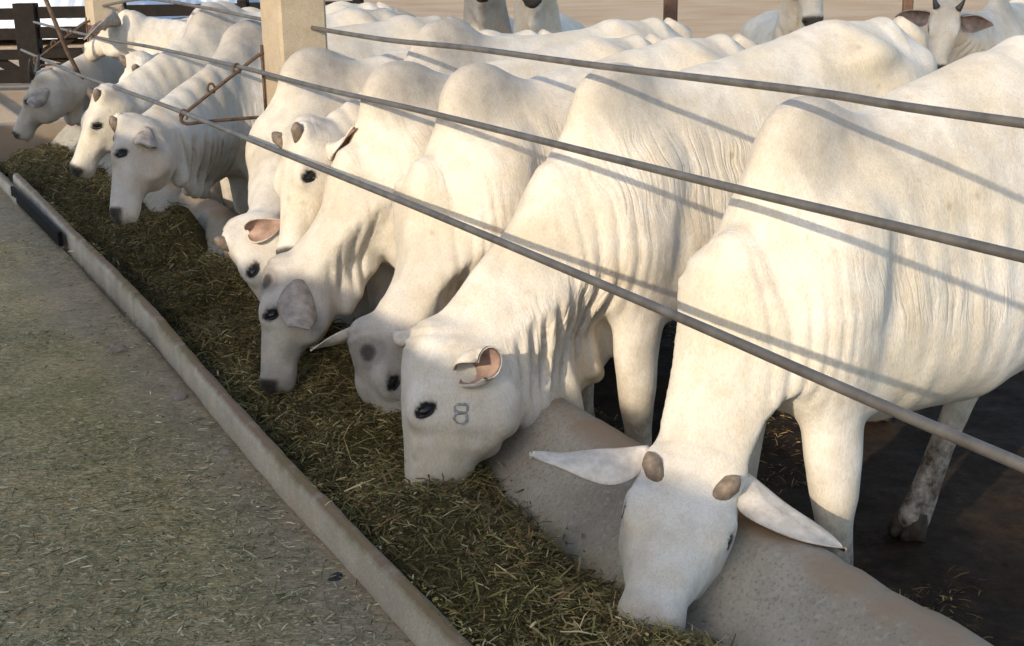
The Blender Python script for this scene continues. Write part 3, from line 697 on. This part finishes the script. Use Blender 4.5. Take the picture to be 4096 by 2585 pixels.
def kprof_at(off, top, inner=1.228, outer=1.172):
    kp = dens([(outer - .006, -.08), (outer, .03), (outer + .003, top - .014), (outer + .013, top - .002), (inner - .012, top), (inner, top - .012), (inner + .006, top - .06), (inner + .012, -.18)], 22)
    def f(t):
        q = np.stack([np.full(len(kp), t * 5), kp[:, 0] * 14, kp[:, 1] * 8], 1); e = fbm(q * 1.5, 4) - .5
        edge = sstep(top - .03, top - .004, kp[:, 1])
        return np.stack([kp[:, 0] + float(kd(t)) + off + e * .010, kp[:, 1] + e * (.003 + .010 * edge)], 1)
    return f
for a, b, off, top in ((-2, 2.30, 0, .12), (2.312, 6.52, .0, .12), (6.535, 11.0, .0, .118), (10.2, 12.75, -.085, .085)):
    kv, kf = extrude(kprof_at(off, top), np.arange(a, b, .05))
    ko = mesh_obj('kerb', Mi(kv), kf, KERB, trough)
    d_ = kv[:, 2] > top - .03
    add_attr(ko.data, 'm1', np.stack([1.0 * sstep(top - .014, top - .003, kv[:, 2] + .008 * (fbm(kv * 9, 3) - .5)) + .35 * sstep(.05, -.02, kv[:, 2]), .55 * d_ * sstep(.45, .6, fbm(kv * 2, 2)), d_ * 0, d_ * 0], 1))
mb = MB()   # dark plank leaning along the outside of the kerb at its far joint
mb.box(Mi([W(9.45, 1.185, .055)])[0], (nrm(W(1, -.012, 0)), PV, (0, 0, 1)), (1.0, .014, .045), .004)
DARKW = simple('weathered_dark_timber', (.009, .007, .006), .8, .2, 9, .5, 40, .004)
mb.build('joint_plank', DARKW, trough, False)
mb = MB(); mb.box(Mi([W(12.75, 1.62, .06)])[0], (TV, PV, (0, 0, 1)), (.10, .50, .25), .02)
ew = mb.build('end_wall', TROUGH, trough, False); add_attr(ew.data, 'm1', np.tile([.6, .0, 0, 0], (len(ew.data.vertices), 1)))

# ------------------------------------------------------------------ fodder and litter
def heap(t, p):
    z = -.085 + .13 * fbm(np.stack([t * 2.6, p * 4, t * 0], 1), 3) + .075 * fbm(np.stack([t * 7, p * 8, t * 0 + 3], 1), 3)
    for ct, cp, rt, rp, hh in ((3.08, 1.50, .42, .24, .16), (2.35, 1.42, .50, .16, .05), (1.7, 1.45, .6, .2, .04), (3.75, 1.62, .5, .34, .06), (4.6, 1.70, .6, .30, .10), (5.5, 1.60, .5, .25, .08), (6.6, 1.62, .42, .22, .13), (7.6, 1.70, .28, .20, .20), (8.4, 1.5, .7, .3, .10), (9.8, 1.5, 1.0, .3, .10), (11.5, 1.5, 1., .3, .10), (2.24, 1.56, .20, .14, .12), (1.98, 1.66, .30, .16, .12), (2.55, 1.62, .16, .12, .06)):
        z = z + hh * np.exp(-((t - ct) / rt) ** 2 - ((p - cp) / rp) ** 2)
    z = z - .05 * sstep(1.40, 1.26, p) * sstep(2.4, 3.6, t)
    z = z + .10 * sstep(3.25, 3.9, t) * sstep(1.55, 1.75, p)
    return z - .16 * sstep(1.62, 1.86, p - .13 * sstep(3.2, 3.8, t) * (.35 + 1.2 * fbm(np.stack([t * 1.3, t * 0 + 5, t * 0], 1), 2)) - .10 * (fbm(np.stack([t * 2.5, t * 0, t * 0], 1), 2) - .5) - .10 * np.exp(-((t - 4.6) / 1.1) ** 2))
def trough_z(p): return np.interp(p, [b[0] for b in back[1:]], [b[1] for b in back[1:]])
FODM, t, bs = new_mat('cut_fodder')
ca = nd(t, 'ShaderNodeAttribute', attribute_name='m1'); t.links.new(ca.outputs['Color'], bs.inputs['Base Color']); bs.inputs['Roughness'].default_value = .8; bs.inputs['Specular IOR Level'].default_value = .2
FODB, t, bs = new_mat('fodder_mass'); oc = texco(t)
n2 = noise(t, oc, 30, 6, .75); t.links.new(ramp(t, n2, [(.3, (.030, .024, .010)), (.55, (.10, .082, .03)), (.75, (.20, .165, .06))]), bs.inputs['Base Color']); bs.inputs['Roughness'].default_value = .95; bs.inputs['Specular IOR Level'].default_value = .1
bump(t, bs, n2, .02, .9)
def blades(pos, nrm_up, ln, wd, tilt, cols, r, bend=.06):
    n = len(pos); az = r.random(n) * 6.283; el = (r.random(n) - .35) * tilt
    d = np.stack([np.cos(az) * np.cos(el), np.sin(az) * np.cos(el), np.sin(el)], 1)
    d = d - 0.0 * nrm_up
    roll = r.normal(0, .7, n); s = np.cross(d, np.array([0, 0, 1.])); s /= np.linalg.norm(s, axis=1)[:, None] + 1e-9; u = np.cross(s, d)
    s = s * np.cos(roll)[:, None] + u * np.sin(roll)[:, None]
    sag = np.abs(r.normal(0, bend, n))[:, None] * ln[:, None] * np.array([0, 0, 1.])
    a = pos - d * ln[:, None] / 2; b = pos + sag * .8; c = pos + d * ln[:, None] / 2 - sag * .4
    w = s * wd[:, None] / 2
    V = np.stack([a - w * .6, a + w * .6, b - w, b + w, c - w * .4, c + w * .4], 1).reshape(-1, 3)
    k = np.arange(n)[:, None] * 6
    F = np.concatenate([k + np.array([[0, 2, 3, 1]]), k + np.array([[2, 4, 5, 3]])], 0)
    return V, F, np.repeat(cols, 6, 0)
def pal(n, cols, wts, r, var=.3):
    ix = r.choice(len(cols), n, p=np.array(wts) / sum(wts)); c = np.array(cols)[ix] * (1 + var * r.normal(0, 1, n)[:, None]).clip(.3, 2.2)
    return np.concatenate([c, np.ones((n, 1))], 1)
rk = np.random.default_rng(5); nk = 1500
kt = 1.2 + 8.5 * rk.random(nk) ** 1.3; kq = 1.195 + .045 * rk.random(nk) ** .7 + kd(kt); kk = fbm(np.stack([kt * 2.2, kt * 0, kt * 0], 1), 2) > .47
kt, kq = kt[kk], kq[kk]; kp_ = TV[None] * kt[:, None] + PV[None] * kq[:, None]; kp_[:, 2] = .121 + .006 * rk.random(len(kt))
kc = pal(len(kt), [(.34, .28, .08), (.42, .33, .12), (.22, .18, .06), (.55, .45, .22)], [4, 3, 3, 1], rk)
KV, KF, KC = blades(kp_, 0, .006 + .03 * rk.random(len(kt)) ** 2.5, .002 + .003 * rk.random(len(kt)), .3, kc, rk)
tg = np.arange(.4, 12.6, .035); pg = np.arange(1.235, 2.0, .03)
T2, P2 = np.meshgrid(tg, pg, indexing='ij'); t1, p1 = T2.ravel(), P2.ravel()
z1 = heap(t1, p1 - kd(t1) * .6)
fv = TV[None] * t1[:, None] + PV[None] * (p1 + kd(t1) * (1 - sstep(1.3, 1.9, p1)))[:, None]; fv[:, 2] = z1
gi = np.arange(len(t1)).reshape(T2.shape); ff = np.stack([gi[:-1, :-1], gi[:-1, 1:], gi[1:, 1:], gi[1:, :-1]], -1).reshape(-1, 4)[:, ::-1]
r = np.random.default_rng(3)
NB = 110000
u = r.random(NB) ** 1.35; bt = 1.2 + 11.3 * u; bp = 1.245 + r.random(NB) * .72
zb = heap(bt, bp); zt = trough_z(bp); keep = (zb > zt - .035) | (r.random(NB) < .16 * np.exp(-((trough_z(bp) - zb) / .10) ** 2))
bt, bp = bt[keep], bp[keep]; zb = np.maximum(zb[keep], trough_z(bp) + .002) + r.random(len(bt)) ** 2 * .03
bp2 = bp + kd(bt) * (1 - sstep(1.3, 1.9, bp))
pos = TV[None] * bt[:, None] + PV[None] * bp2[:, None]; pos[:, 2] = zb
wet_shade = sstep(.62, .38, fbm(np.stack([bt * 1.3, bp * 2.2, bt * 0 + 2], 1), 3)) * .65 + .35 * sstep(1.5, 1.3, bp) * sstep(3.2, 4.2, bt)  # random wet patches, plus recess shade painted in beside the kerb
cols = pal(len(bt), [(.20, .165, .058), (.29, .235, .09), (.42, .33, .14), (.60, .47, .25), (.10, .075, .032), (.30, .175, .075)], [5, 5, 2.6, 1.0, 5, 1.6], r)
cols[:, :3] *= (1 - .58 * np.clip(wet_shade, 0, 1))[:, None]
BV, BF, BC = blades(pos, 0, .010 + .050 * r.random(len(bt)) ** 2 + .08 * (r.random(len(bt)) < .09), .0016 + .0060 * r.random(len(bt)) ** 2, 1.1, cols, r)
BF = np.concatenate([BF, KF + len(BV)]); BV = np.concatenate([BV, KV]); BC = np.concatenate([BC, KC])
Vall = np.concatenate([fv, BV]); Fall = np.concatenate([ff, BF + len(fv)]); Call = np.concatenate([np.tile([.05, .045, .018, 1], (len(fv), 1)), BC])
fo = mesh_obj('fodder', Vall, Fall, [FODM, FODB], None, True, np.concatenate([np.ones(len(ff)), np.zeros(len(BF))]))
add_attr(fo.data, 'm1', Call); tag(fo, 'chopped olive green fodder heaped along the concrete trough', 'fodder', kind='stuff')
# chopped straw trodden into the ground in front of the kerb
NL = 190000
u = r.random(NL); lt = 1.0 + 12 * u ** 1.9; lp = 1.16 - (r.random(NL) ** .85) * np.minimum(3.2, .5 + lt * .42)
dn = fbm(np.stack([lt * 1.1, lp * 1.1, lt * 0 + 9], 1), 3)
keep = r.random(NL) < .25 + 1.1 * sstep(.38, .62, dn)
lt, lp = lt[keep], lp[keep] + 0; lp = lp + np.where(lp > .9, kd(lt), 0)
pos = TV[None] * lt[:, None] + PV[None] * lp[:, None]
pos[:, 2] = ((fbm(np.stack([lt, lp, lt * 0], 1) * 1.3, 3) - .5) * .05 + (fbm(np.stack([lt, lp, lt * 0], 1) * 6, 3) - .5) * .03) * .55 + .006 + r.random(len(lt)) ** 3 * .015
cols = pal(len(lt), [(.29, .27, .14), (.42, .37, .215), (.60, .50, .30), (.74, .61, .40), (.16, .145, .07)], [5, 5, 3, 1.2, 3], r)
LV, LF, LC = blades(pos, 0, .009 + .034 * r.random(len(lt)) ** 2.2 + .06 * (r.random(len(lt)) < .012), .0018 + .0034 * r.random(len(lt)), .30, cols, r, .02)
lo_ = mesh_obj('straw_litter', LV, LF, FODM); add_attr(lo_.data, 'm1', LC); tag(lo_, 'chopped straw scattered over the ground outside the kerb', 'straw', kind='stuff')
# trodden straw and dung crumbs in the pen
NP_ = 42000
lt = .3 + 9 * r.random(NP_) ** 1.4; lp = 2.12 + 3.4 * r.random(NP_) ** 1.3
keep = fbm(np.stack([lt * 1.3, lp * 1.3, lt * 0], 1), 3) > .42; lt, lp = lt[keep], lp[keep]
pos = TV[None] * lt[:, None] + PV[None] * lp[:, None]; ff3 = np.stack([lt, lp, lt * 0], 1)
pos[:, 2] = GROUND_PEN * sstep(2.0, 2.12, lp) + ((fbm(ff3 * 1.3, 3) - .5) * .05 + (fbm(ff3 * 6, 3) - .5) * .03) * 1.5 + .008 + r.random(len(lt)) ** 2 * .02
cols = pal(len(lt), [(.06, .04, .02), (.12, .075, .03), (.22, .15, .06), (.36, .26, .12)], [5, 4, 2.5, 1.2], r)
LV, LF, LC = blades(pos, 0, .015 + .05 * r.random(len(lt)) ** 1.8, .002 + .004 * r.random(len(lt)), .8, cols, r)
po = mesh_obj('pen_straw', LV, LF, FODM); add_attr(po.data, 'm1', LC); tag(po, 'dark trodden straw and dung on the pen floor under the cattle', 'straw', kind='stuff')
# stones by the kerb
STONE = simple('reddish_stone', (.34, .26, .20), .85, .2, 18, .35, 40, .006); STONE_D = simple('dark_stone', (.06, .06, .062), .8, .2, 20, .4, 40, .005)
def stone(t, p, s, mat, label):
    V, F = ico((0, 0, 0), np.eye(3), (s, s * .75, s * .55), 16, 12); V = V * (1 + .55 * (fbm(V / s * 1.6 + t * 9, 3) - .5))[:, None]
    o = mesh_obj('stone', V, F, mat); o.location = W(t, p, s * .10); o.rotation_euler = (0, 0, t * 7); tag(o, label, 'stone')
for a in ((5.95, 1.04, .050, STONE, 'largest reddish stone, half buried in straw out from the kerb'), (5.15, 1.13, .040, STONE, 'reddish stone against the foot of the kerb, above the black one'),
          (3.30, 1.125, .026, STONE_D, 'black stone tucked against the foot of the kerb'), (4.45, 1.12, .026, STONE, 'small brownish clod by the middle of the kerb')):
    stone(*a)

# ------------------------------------------------------------------ posts, brackets, rods
def post(T0, T1, P0, P1, label, band=None):
    c = W((T0 + T1) / 2, (P0 + P1) / 2, 0); root = empty('concrete_post', (c[0], c[1], GROUND_PEN))
    mb = MB(); mb.box((0, 0, 1.25), ((0, 0, 1), TV, PV), (1.3, (T1 - T0) / 2, (P1 - P0) / 2), .014)
    o = mb.build('shaft', POSTM, root, False)
    bmv = np.array([v.co for v in o.data.vertices])
    add_attr(o.data, 'm1', np.tile([.35, 0, 0, 0], (len(bmv), 1)))
    if band:
        mb = MB(); mb.box((0, 0, band - GROUND_PEN), ((0, 0, 1), TV, PV), (.045, (T1 - T0) / 2 + .003, (P1 - P0) / 2 + .003), .014)
        mb.build('painted_band', simple('maroon_paint', (.16, .06, .05), .7, .3, 12, .3), root, False)
    return tag(root, label, 'post', 'concrete posts holding the steel rods')
post(6.12, 6.42, 1.965, 2.205, 'wide cream concrete post between the cattle in the middle of the picture')
post(10.86, 11.16, 1.965, 2.215, 'distant cream concrete post with a maroon band at the left', 1.20)
def smooth_path(pts, n=8):
    pts = [np.array(p, float) for p in pts]; out = []
    for i in range(len(pts) - 1):
        p0, p1, p2, p3 = pts[max(i - 1, 0)], pts[i], pts[i + 1], pts[min(i + 2, len(pts) - 1)]
        for k in range(n):
            t = k / n; out.append(.5 * (2 * p1 + (p2 - p0) * t + (2 * p0 - 5 * p1 + 4 * p2 - p3) * t * t + (3 * p1 - p0 - 3 * p2 + p3) * t ** 3))
    out.append(pts[-1]); return out
def rod(pts, label, r=.0108):
    mb = MB(); mb.tube(smooth_path([W(*p) for p in pts]), r, 12)
    o = mb.build('steel_rod', STEEL); tag(o, label, 'rod', 'steel rods strung above the trough')
rod([(11.9, 1.54, 1.02), (10.86, 1.54, 1.013), (9.2, 1.54, 1.003), (7.8, 1.54, 1.016), (6.40, 1.54, 1.024), (4.9, 1.54, 1.018), (3.5, 1.54, 1.014), (2.27, 1.54, 1.002), (1.28, 1.54, .986), (-1, 1.54, .97)], 'lowest steel rod, hung over the trough, crossing the chest of the rightmost cow')
rod([(13.2, 1.85, 1.19), (11.24, 1.83, 1.197), (9.6, 1.83, 1.204), (8.2, 1.83, 1.224), (6.40, 1.83, 1.23), (5.2, 1.83, 1.221), (4.14, 1.83, 1.226), (2.52, 1.83, 1.219), (1.56, 1.83, 1.221), (-1, 1.83, 1.22)], 'middle steel rod held by the bracket ring, crossing the necks of the cattle')
rod([(6.13, 2.13, 1.416), (5.2, 2.13, 1.405), (4.4, 2.13, 1.414), (3.5, 2.13, 1.410), (2.5, 2.13, 1.413), (1.85, 2.13, 1.404), (-1, 2.13, 1.40)], 'top steel rod running from the wide post over the humps to the right edge')
rod([(10.87, 2.06, 1.395), (9.9, 2.1, 1.462), (9.31, 2.13, 1.474), (7.9, 2.13, 1.452), (6.98, 2.13, 1.428), (6.41, 2.13, 1.420)], 'top steel rod between the two concrete posts')
def bracket(T0, dp, dz, label):
    root = empty('rod_bracket', W(T0, 1.96 + dp, 1.0 + dz)); base = W(T0, 1.96 + dp, 1.0 + dz)
    q = lambda p, z, t=0.: W(T0 + t, p + dp, z + dz) - base
    mb = MB(); path = [q(1.985, 1.298), q(1.93, 1.275), q(1.85, 1.222), q(1.70, 1.122), q(1.575, 1.038), q(1.535, 1.006), q(1.53, .982), q(1.56, .968), q(1.64, .972), q(1.80, .974), q(1.955, .975)]
    mb.tube(smooth_path(path, 5), .0085, 10); mb.build('bent_arm', RUST, root)
    mb = MB(); mb.tube([q(1.955, 1.33), q(1.955, 1.10), q(1.955, .955)], .0075, 10); mb.build('upright', RUST, root)
    def ring(p, z, rr):
        mb = MB(); pts = [q(p - .012 + rr * math.cos(a) * .9, z + rr * .9 + rr * 1.25 * math.sin(a) - .012, .0) for a in np.linspace(math.radians(-60), math.radians(240), 15)]
        mb.tube(pts, .0062, 8); mb.build('hook_ring', RUST, root)
    ring(1.835, 1.212, .020); ring(1.70, 1.124, .020); ring(1.555, 1.005, .020)
    return tag(root, label, 'bracket', 'triangular rod brackets on the posts')
bracket(6.40, 0, 0, 'rusty triangular rod bracket with an empty loop fixed to the wide post')
bracket(10.98, -.02, -.02, 'distant dark triangular rod bracket on the post with a maroon band')
mb = MB(); mb.tube([W(10.3, 1.50, 1.62), W(10.35, 1.66, 1.1), W(10.4, 1.86, .60), W(10.4, 2.05, .10)], [.016, .016, .015, .014], 10)
tag(mb.build('leaning_pipe', RUST), 'thin rusty pipe leaning behind the rods at the far left', 'pipe')

# ------------------------------------------------------------------ the timber fence and the white covers at the left
FY = 19.8; root = empty('timber_fence', (-7.1, FY, 0))
for x in (-10.4, -7.12, -5.72, -3.9, -2.2):
    wide = .165 if abs(x + 7.12) < .01 else .075
    mb = MB(); mb.box((x + 7.1, 0, .56), ((0, 0, 1), (1, 0, 0), (0, 1, 0)), (.58, wide, .10), .02); mb.build('post', DARKW, root, False)
for za, zb_ in ((1.03, .17), (.74, .17), (.44, .15), (.12, .20)):
    for xa, xb in ((-10.33, -7.29), (-6.95, -5.80), (-5.64, -3.98), (-3.82, -2.28)):
        mb = MB(); mb.box(((xa + xb) / 2 + 7.1, -.02, za + .004 * xa), ((1, 0, 0), (0, 1, 0), (0, 0, 1)), ((xb - xa) / 2, .025, zb_ / 2), .006); mb.build('plank', DARKW, root, False)
for xa, za, xb, zb_ in ((-7.3, .10, -8.6, .95), (-6.9, .42, -5.9, 1.0), (-6.9, .40, -5.9, .12), (-5.6, .12, -4.2, .95)):
    d = np.array([xb - xa, 0, zb_ - za]); L = np.linalg.norm(d); d /= L
    mb = MB(); mb.box(((xa + xb) / 2 + 7.1, .045, (za + zb_) / 2), (d, (0, 1, 0), np.cross(d, (0, 1, 0))), (L / 2, .02, .075), .005); mb.build('brace', DARKW, root, False)
tag(root, 'dark timber corral fence with planks and diagonal braces at the far left', 'fence')
COVER, t, bs = new_mat('white_plastic_cover'); oc = texco(t)
wv = nd(t, 'ShaderNodeTexWave'); wv.inputs['Scale'].default_value = 1.1; wv.inputs['Distortion'].default_value = .6; t.links.new(oc, wv.inputs['Vector'])
t.links.new(ramp(t, wv.outputs['Fac'], [(.35, (.46, .51, .60)), (.6, (.64, .68, .76))]), bs.inputs['Base Color']); bs.inputs['Roughness'].default_value = .45
def cover(x, y, L, wd, hh, label):
    V = []; n = 14; m_ = 40
    for i in range(m_ + 1):
        f = i / m_; k = max(0.02, min(1, math.sin(math.pi * f) * 3.5)) ** .5
        for j in range(n + 1):
            a = math.pi * j / n; V.append((-(f - .5) * L, -math.cos(a) * wd * (.85 + .15 * k), math.sin(a) * hh * k * (1 + .06 * math.sin(i * 1.9))))
    F = [(i * (n + 1) + j, (i + 1) * (n + 1) + j, (i + 1) * (n + 1) + j + 1, i * (n + 1) + j + 1) for i in range(m_) for j in range(n)] + [tuple(range(n, -1, -1)), tuple(range(m_ * (n + 1), m_ * (n + 1) + n + 1))]
    o = mesh_obj('silage_heap_cover', V, F, COVER); o.location = (x, y, 0); tag(o, label, 'plastic cover', 'white plastic covers beyond the fence')
cover(-19.5, 34, 22, 3.5, 1.9, 'long white plastic cover over a heap seen above the dark fence')
cover(-14.5, 41, 14, 3, 1.75, 'white plastic cover on a heap seen between the fence planks')
# far posts of the pen
for x, y, hh, label in ((1.37, 11.2, 1.9, 'dark timber post standing above the backs near the black muzzle'), (4.80, 16, 1.9, 'brown timber post left of the horned cow facing the camera'), (5.42, 14, 1.9, 'timber post at the right edge behind the horned cow')):
    mb = MB(); mb.box((0, 0, hh / 2 - .2), ((0, 0, 1), (1, 0, 0), (0, 1, 0)), (hh / 2 + .2, .055, .055), .012)
    o = mb.build('timber_post', simple('brown_timber', (.11, .065, .045), .8, .2, 12, .4, 50, .003), None, False); o.location = (x, y, GROUND_PEN); tag(o, label, 'post', 'timber posts at the back of the pen')

# ------------------------------------------------------------------ unseen blockers added out of view to cast the shade
BLOCKER = simple('shade_blocker', (.30, .27, .23), .8, .2, 3, .2)
mb = MB()
def blocker_step(t0, t1, p, z):
    a = W((t0 + t1) / 2, p - .15, z / 2); mb.box(a, (TV, PV, (0, 0, 1)), ((t1 - t0) / 2, .15, z / 2))
for t0, t1, z in ((-9, 2.4, 2.54), (2.4, 4.05, 2.47), (4.05, 5.15, 2.79), (5.15, 5.95, 2.44), (5.95, 9.0, 2.89), (9.0, 11.4, 2.25)): blocker_step(t0, t1, -3.2, z)  # added wall, step heights shaped to set the shade line on the cattle
tag(mb.build('shade_blocker', BLOCKER, None, False), 'long stepped wall added unseen behind the viewer to cast shade', 'wall')
cn = empty('added_shade_canopy', (-3.2, 1.3, 0)); tag(cn, 'flat canopy on one thin post, added unseen to shade the cattle at the back', 'canopy')  # added out of view only to shade the cattle at the back
mb = MB(); mb.box((0, 0, 5.1), ((1, 0, 0), (0, 1, 0), (0, 0, 1)), (2.9, 1.5, .08)); mb.build('shade_panel', BLOCKER, cn, False)
mb = MB(); mb.box((-4.1, 0, 2.6), ((0, 0, 1), (1, 0, 0), (0, 1, 0)), (2.6, .035, .035)); mb.build('pillar', BLOCKER, cn, False)
mb = MB(); mb.box((-3.50, 0, 5.1), ((1, 0, 0), (0, 1, 0), (0, 0, 1)), (.60, .05, .06)); mb.build('beam', BLOCKER, cn, False)

# ------------------------------------------------------------------ the cattle
E8 = [[(-.026, .0), (-.026, .018), (-.018, .026), (-.004, .024), (.0, .014), (-.002, .0), (-.01, -.004), (-.022, -.003), (-.026, .0)], [(.0, .0), (.004, .022), (.018, .027), (.03, .02), (.032, .004), (.024, -.004), (.008, -.003), (.0, .0)]]
make_cow('rightmost big white cow facing down toward the camera with both long ears spread', (2.74, 2.32), 7, (2.60, 1.89, .465), (2.33, 1.575, .235), (-.05, -.72, .7), h=.0105, hump=1.515, hip=1.67, head_w=1.32, ear=((.62, 1, -.22), (.48, .0, -.85)), ear2=((.60, 1, -.15), (.48, .0, -.85)), ear_curl=(1.25, .45), ear_len=.31, ear_w=.16, grey=.28, dewlap=1.0, seed=1, ear_t=-.02, ear_u=.03, brisk=(.36, .53), throat=.22, bulge=.155, dsag=-.155, pleat=.018, hornlen=.044, horn_t=.14, wrinkle=1.5,
         legs={('f', 1): (-.02, .03), ('f', -1): (.04, 0), ('h', -1): (.50, .04), ('h', 1): (-.1, .02)}, belly=.56, nose=False)
make_cow('white cow with a branded figure eight on its cheek and deep dewlap folds', (3.80, 2.38), 8, (3.75, 1.575, .54), (3.55, 1.445, .02), (-1, -.1, .1), h=.0105, hump=1.535, hip=1.66, body=1.1, ear=((.22, .85, -.50), (.5, .2, .6)), ear_curl=(2.7, 2.6), ear_shape='cup', ear_u=-.085, ear_lift=.0, ear_t=.13, ear_len=.095, ear_w=.12, grey=.30, dewlap=2.6, nfold=9, pleat=.024, thin=.62, seed=2, brisk=(.27, .53), throat=.40, bulge=.0, dsag=0.0, horn=None, brand={'paths': E8, 't': .42, 'n': -.075}, head_w=1.05, head_s=1.18)
make_cow('white cow with dark grey horn patches, turning its lowered face aside with ears out', (4.40, 2.16), 8, (4.30, 1.585, .40), (4.13, 1.68, -.035), (-.72, -.58, -.2), h=.012, hump=1.50, hip=1.58, width=.92, ear_t=.06, ear_u=-.06, ear=((.22, .62, -.72), (.75, .45, -.3)), ear2=((-.50, .30, .85), (-.5, .0, -.6)), ear_len=.22, ear_w=.11, grey=.35, face_grey=.8, horn=None, scurs=True, seed=3, dewlap=.9, brisk=(.32, .64))
make_cow('white cow with a grey face in profile and one grey ear hanging beside its eye', (4.92, 2.06), 8, (4.95, 1.48, .545), (4.80, 1.362, .115), (-1, -.1, .1), h=.012, hump=1.49, hip=1.56, width=.92, ear=((.93, .36, -.05), (.35, -.9, .15)), ear_shape='paddle', ear_curl=(1.9, .95), ear_t=.13, ear_u=-.085, ear_lift=.015, ear_len=.24, ear_w=.145, bulge=-.01, brisk=(.32, .64), ear_grey=True, grey=.40, face_grey=.65, horn=None, scurs=True, seed=4, dewlap=.7, coat=COAT)
make_cow('white cow in front of the wide post, head tucked down with one dark horn bud', (5.92, 2.05), 8, (5.35, 1.43, .60), (5.05, 1.55, .20), (-.8, -.2, -.35), h=.013, hump=1.49, hip=1.54, width=.92, ear=((.35, .4, -.8), (.3, .9, .4)), ear_len=.14, ear_w=.09, bulge=.0, grey=.40, face_grey=.35, seed=5, dewlap=.6)
make_cow('white cow looking over its neighbours with sunlit face raised above the trough', (5.42, 2.50), 8, (5.20, 1.70, 1.07), (5.03, 1.55, .58), (-.8, -.55, .15), h=.012, hump=1.62, hip=1.60, width=.9, ear=((.1, 1, -.2), (.7, -.2, -.5)), ear_len=.2, ear_w=.11, grey=.45, seed=6, dewlap=.7)
make_cow('grey-faced cow with long folded dewlap in the shade beside the bracket', (7.45, 2.2), 6, (6.88, 1.335, .925), (6.62, 1.17, .51), (-1, -.1, .2), h=.015, hump=1.555, hip=1.56, ear=((.93, .38, -.05), (.35, -.9, .1)), ear_shape='paddle', ear_curl=(1.9, .95), ear_t=.12, ear_u=-.085, ear_lift=.01, pleat=.02, ear_len=.20, ear_w=.11, ear_grey=True, grey=.45, face_grey=.5, seed=7, brisk=(.40, .60), dewlap=1.0, coat=COAT2, nfold=8)
make_cow('white cow with a sunlit forehead and black nose, second head from the left', (8.55, 2.3), 6, (8.10, 1.465, 1.0), (8.08, 1.235, .555), (-.9, -.5, .2), h=.016, hump=1.60, hip=1.57, ear=((.75, .35, -.5), (.1, -.9, -.1)), ear_t=.19, ear_u=-.07, ear_len=.17, ear_w=.09, grey=.45, seed=8, dewlap=.9)
make_cow('white cow half hidden, only forehead and one eye showing between two necks', (9.35, 2.5), 6, (9.02, 1.87, 1.10), (9.12, 1.74, .62), (-.7, -.7, .2), h=.018, hump=1.59, hip=1.57, ear=((.2, .8, -.5), (.4, .8, .1)), ear_len=.17, ear_w=.10, grey=.4, seed=9, dewlap=.6)
make_cow('grey cow with dark upright horns, leftmost head by the fence', (11.1, 2.3), 4, (10.2, 1.43, .955), (10.32, 1.2, .53), (-1, -.1, .1), h=.018, hump=1.45, hip=1.5, ear=((.80, .55, .25), (.4, -.9, .1)), ear_shape='paddle', ear_curl=(1.9, .95), ear_u=-.06, ear_len=.20, ear_w=.10, ear_grey=True, grey=.6, face_grey=.55, horn='long', hornlen=.12, seed=10, dewlap=1.0, coat=COAT2)
make_cow('white cow with raised head and a large grey ear by the banded post', (10.05, 2.78), 6, (10.30, 2.17, 1.345), (10.62, 1.86, 1.11), (.2, .3, 1), h=.018, hump=1.58, hip=1.56, ear=((.30, .9, -.30), (-.3, -.6, .9)), ear_len=.36, ear_w=.17, ear_grey=True, grey=.35, seed=12, dewlap=1.0)
def tpw(x, y, z): return (*tpof(x, y), z)
bgp = 'white cattle standing at the back of the pen'
make_cow('shaded horned cow facing the camera with black-lined ears at the right', tpof(3.95, 10.75), 30, tpw(3.30, 10.0, 1.33), tpw(3.22, 9.86, .88), (-.2, -.9, .3), h=.018, hump=1.52, hip=1.48, ear=((.25, 1, -.1), (.5, .0, .6)), ear_len=.25, ear_w=.13, ear_grey=True, grey=.25, horn='long', hornlen=.07, seed=13, dewlap=.8, group=bgp)
make_cow('shaded white cow with raised head, its black nose above the middle backs', tpof(2.0, 9.35), 58, tpw(1.94, 8.62, 1.80), tpw(1.95, 8.46, 1.31), (-.05, -1, .3), h=.018, hump=1.50, hip=1.45, ear=((.25, 1, -.1), (.5, .0, .6)), ear_len=.25, ear_w=.13, ear_grey=True, grey=.2, seed=14, dewlap=.9, group=bgp)
make_cow('shaded cow with a black nose peeping over the backs right of the post', tpof(.25, 9.5), 55, tpw(.17, 8.76, 1.93), tpw(.16, 8.62, 1.45), (-.05, -1, .25), h=.02, hump=1.50, hip=1.45, ear_grey=True, grey=.1, seed=15, dewlap=.8, group=bgp)
make_cow('shaded cow with a dark face left of the cow with the black nose', tpof(-.12, 9.9), 62, tpw(-.18, 9.06, 1.96), tpw(-.16, 8.92, 1.48), (.05, -1, .25), h=.02, hump=1.50, hip=1.45, ear_grey=True, grey=.5, face_grey=.6, seed=16, dewlap=.8, coat=COAT2, group=bgp)
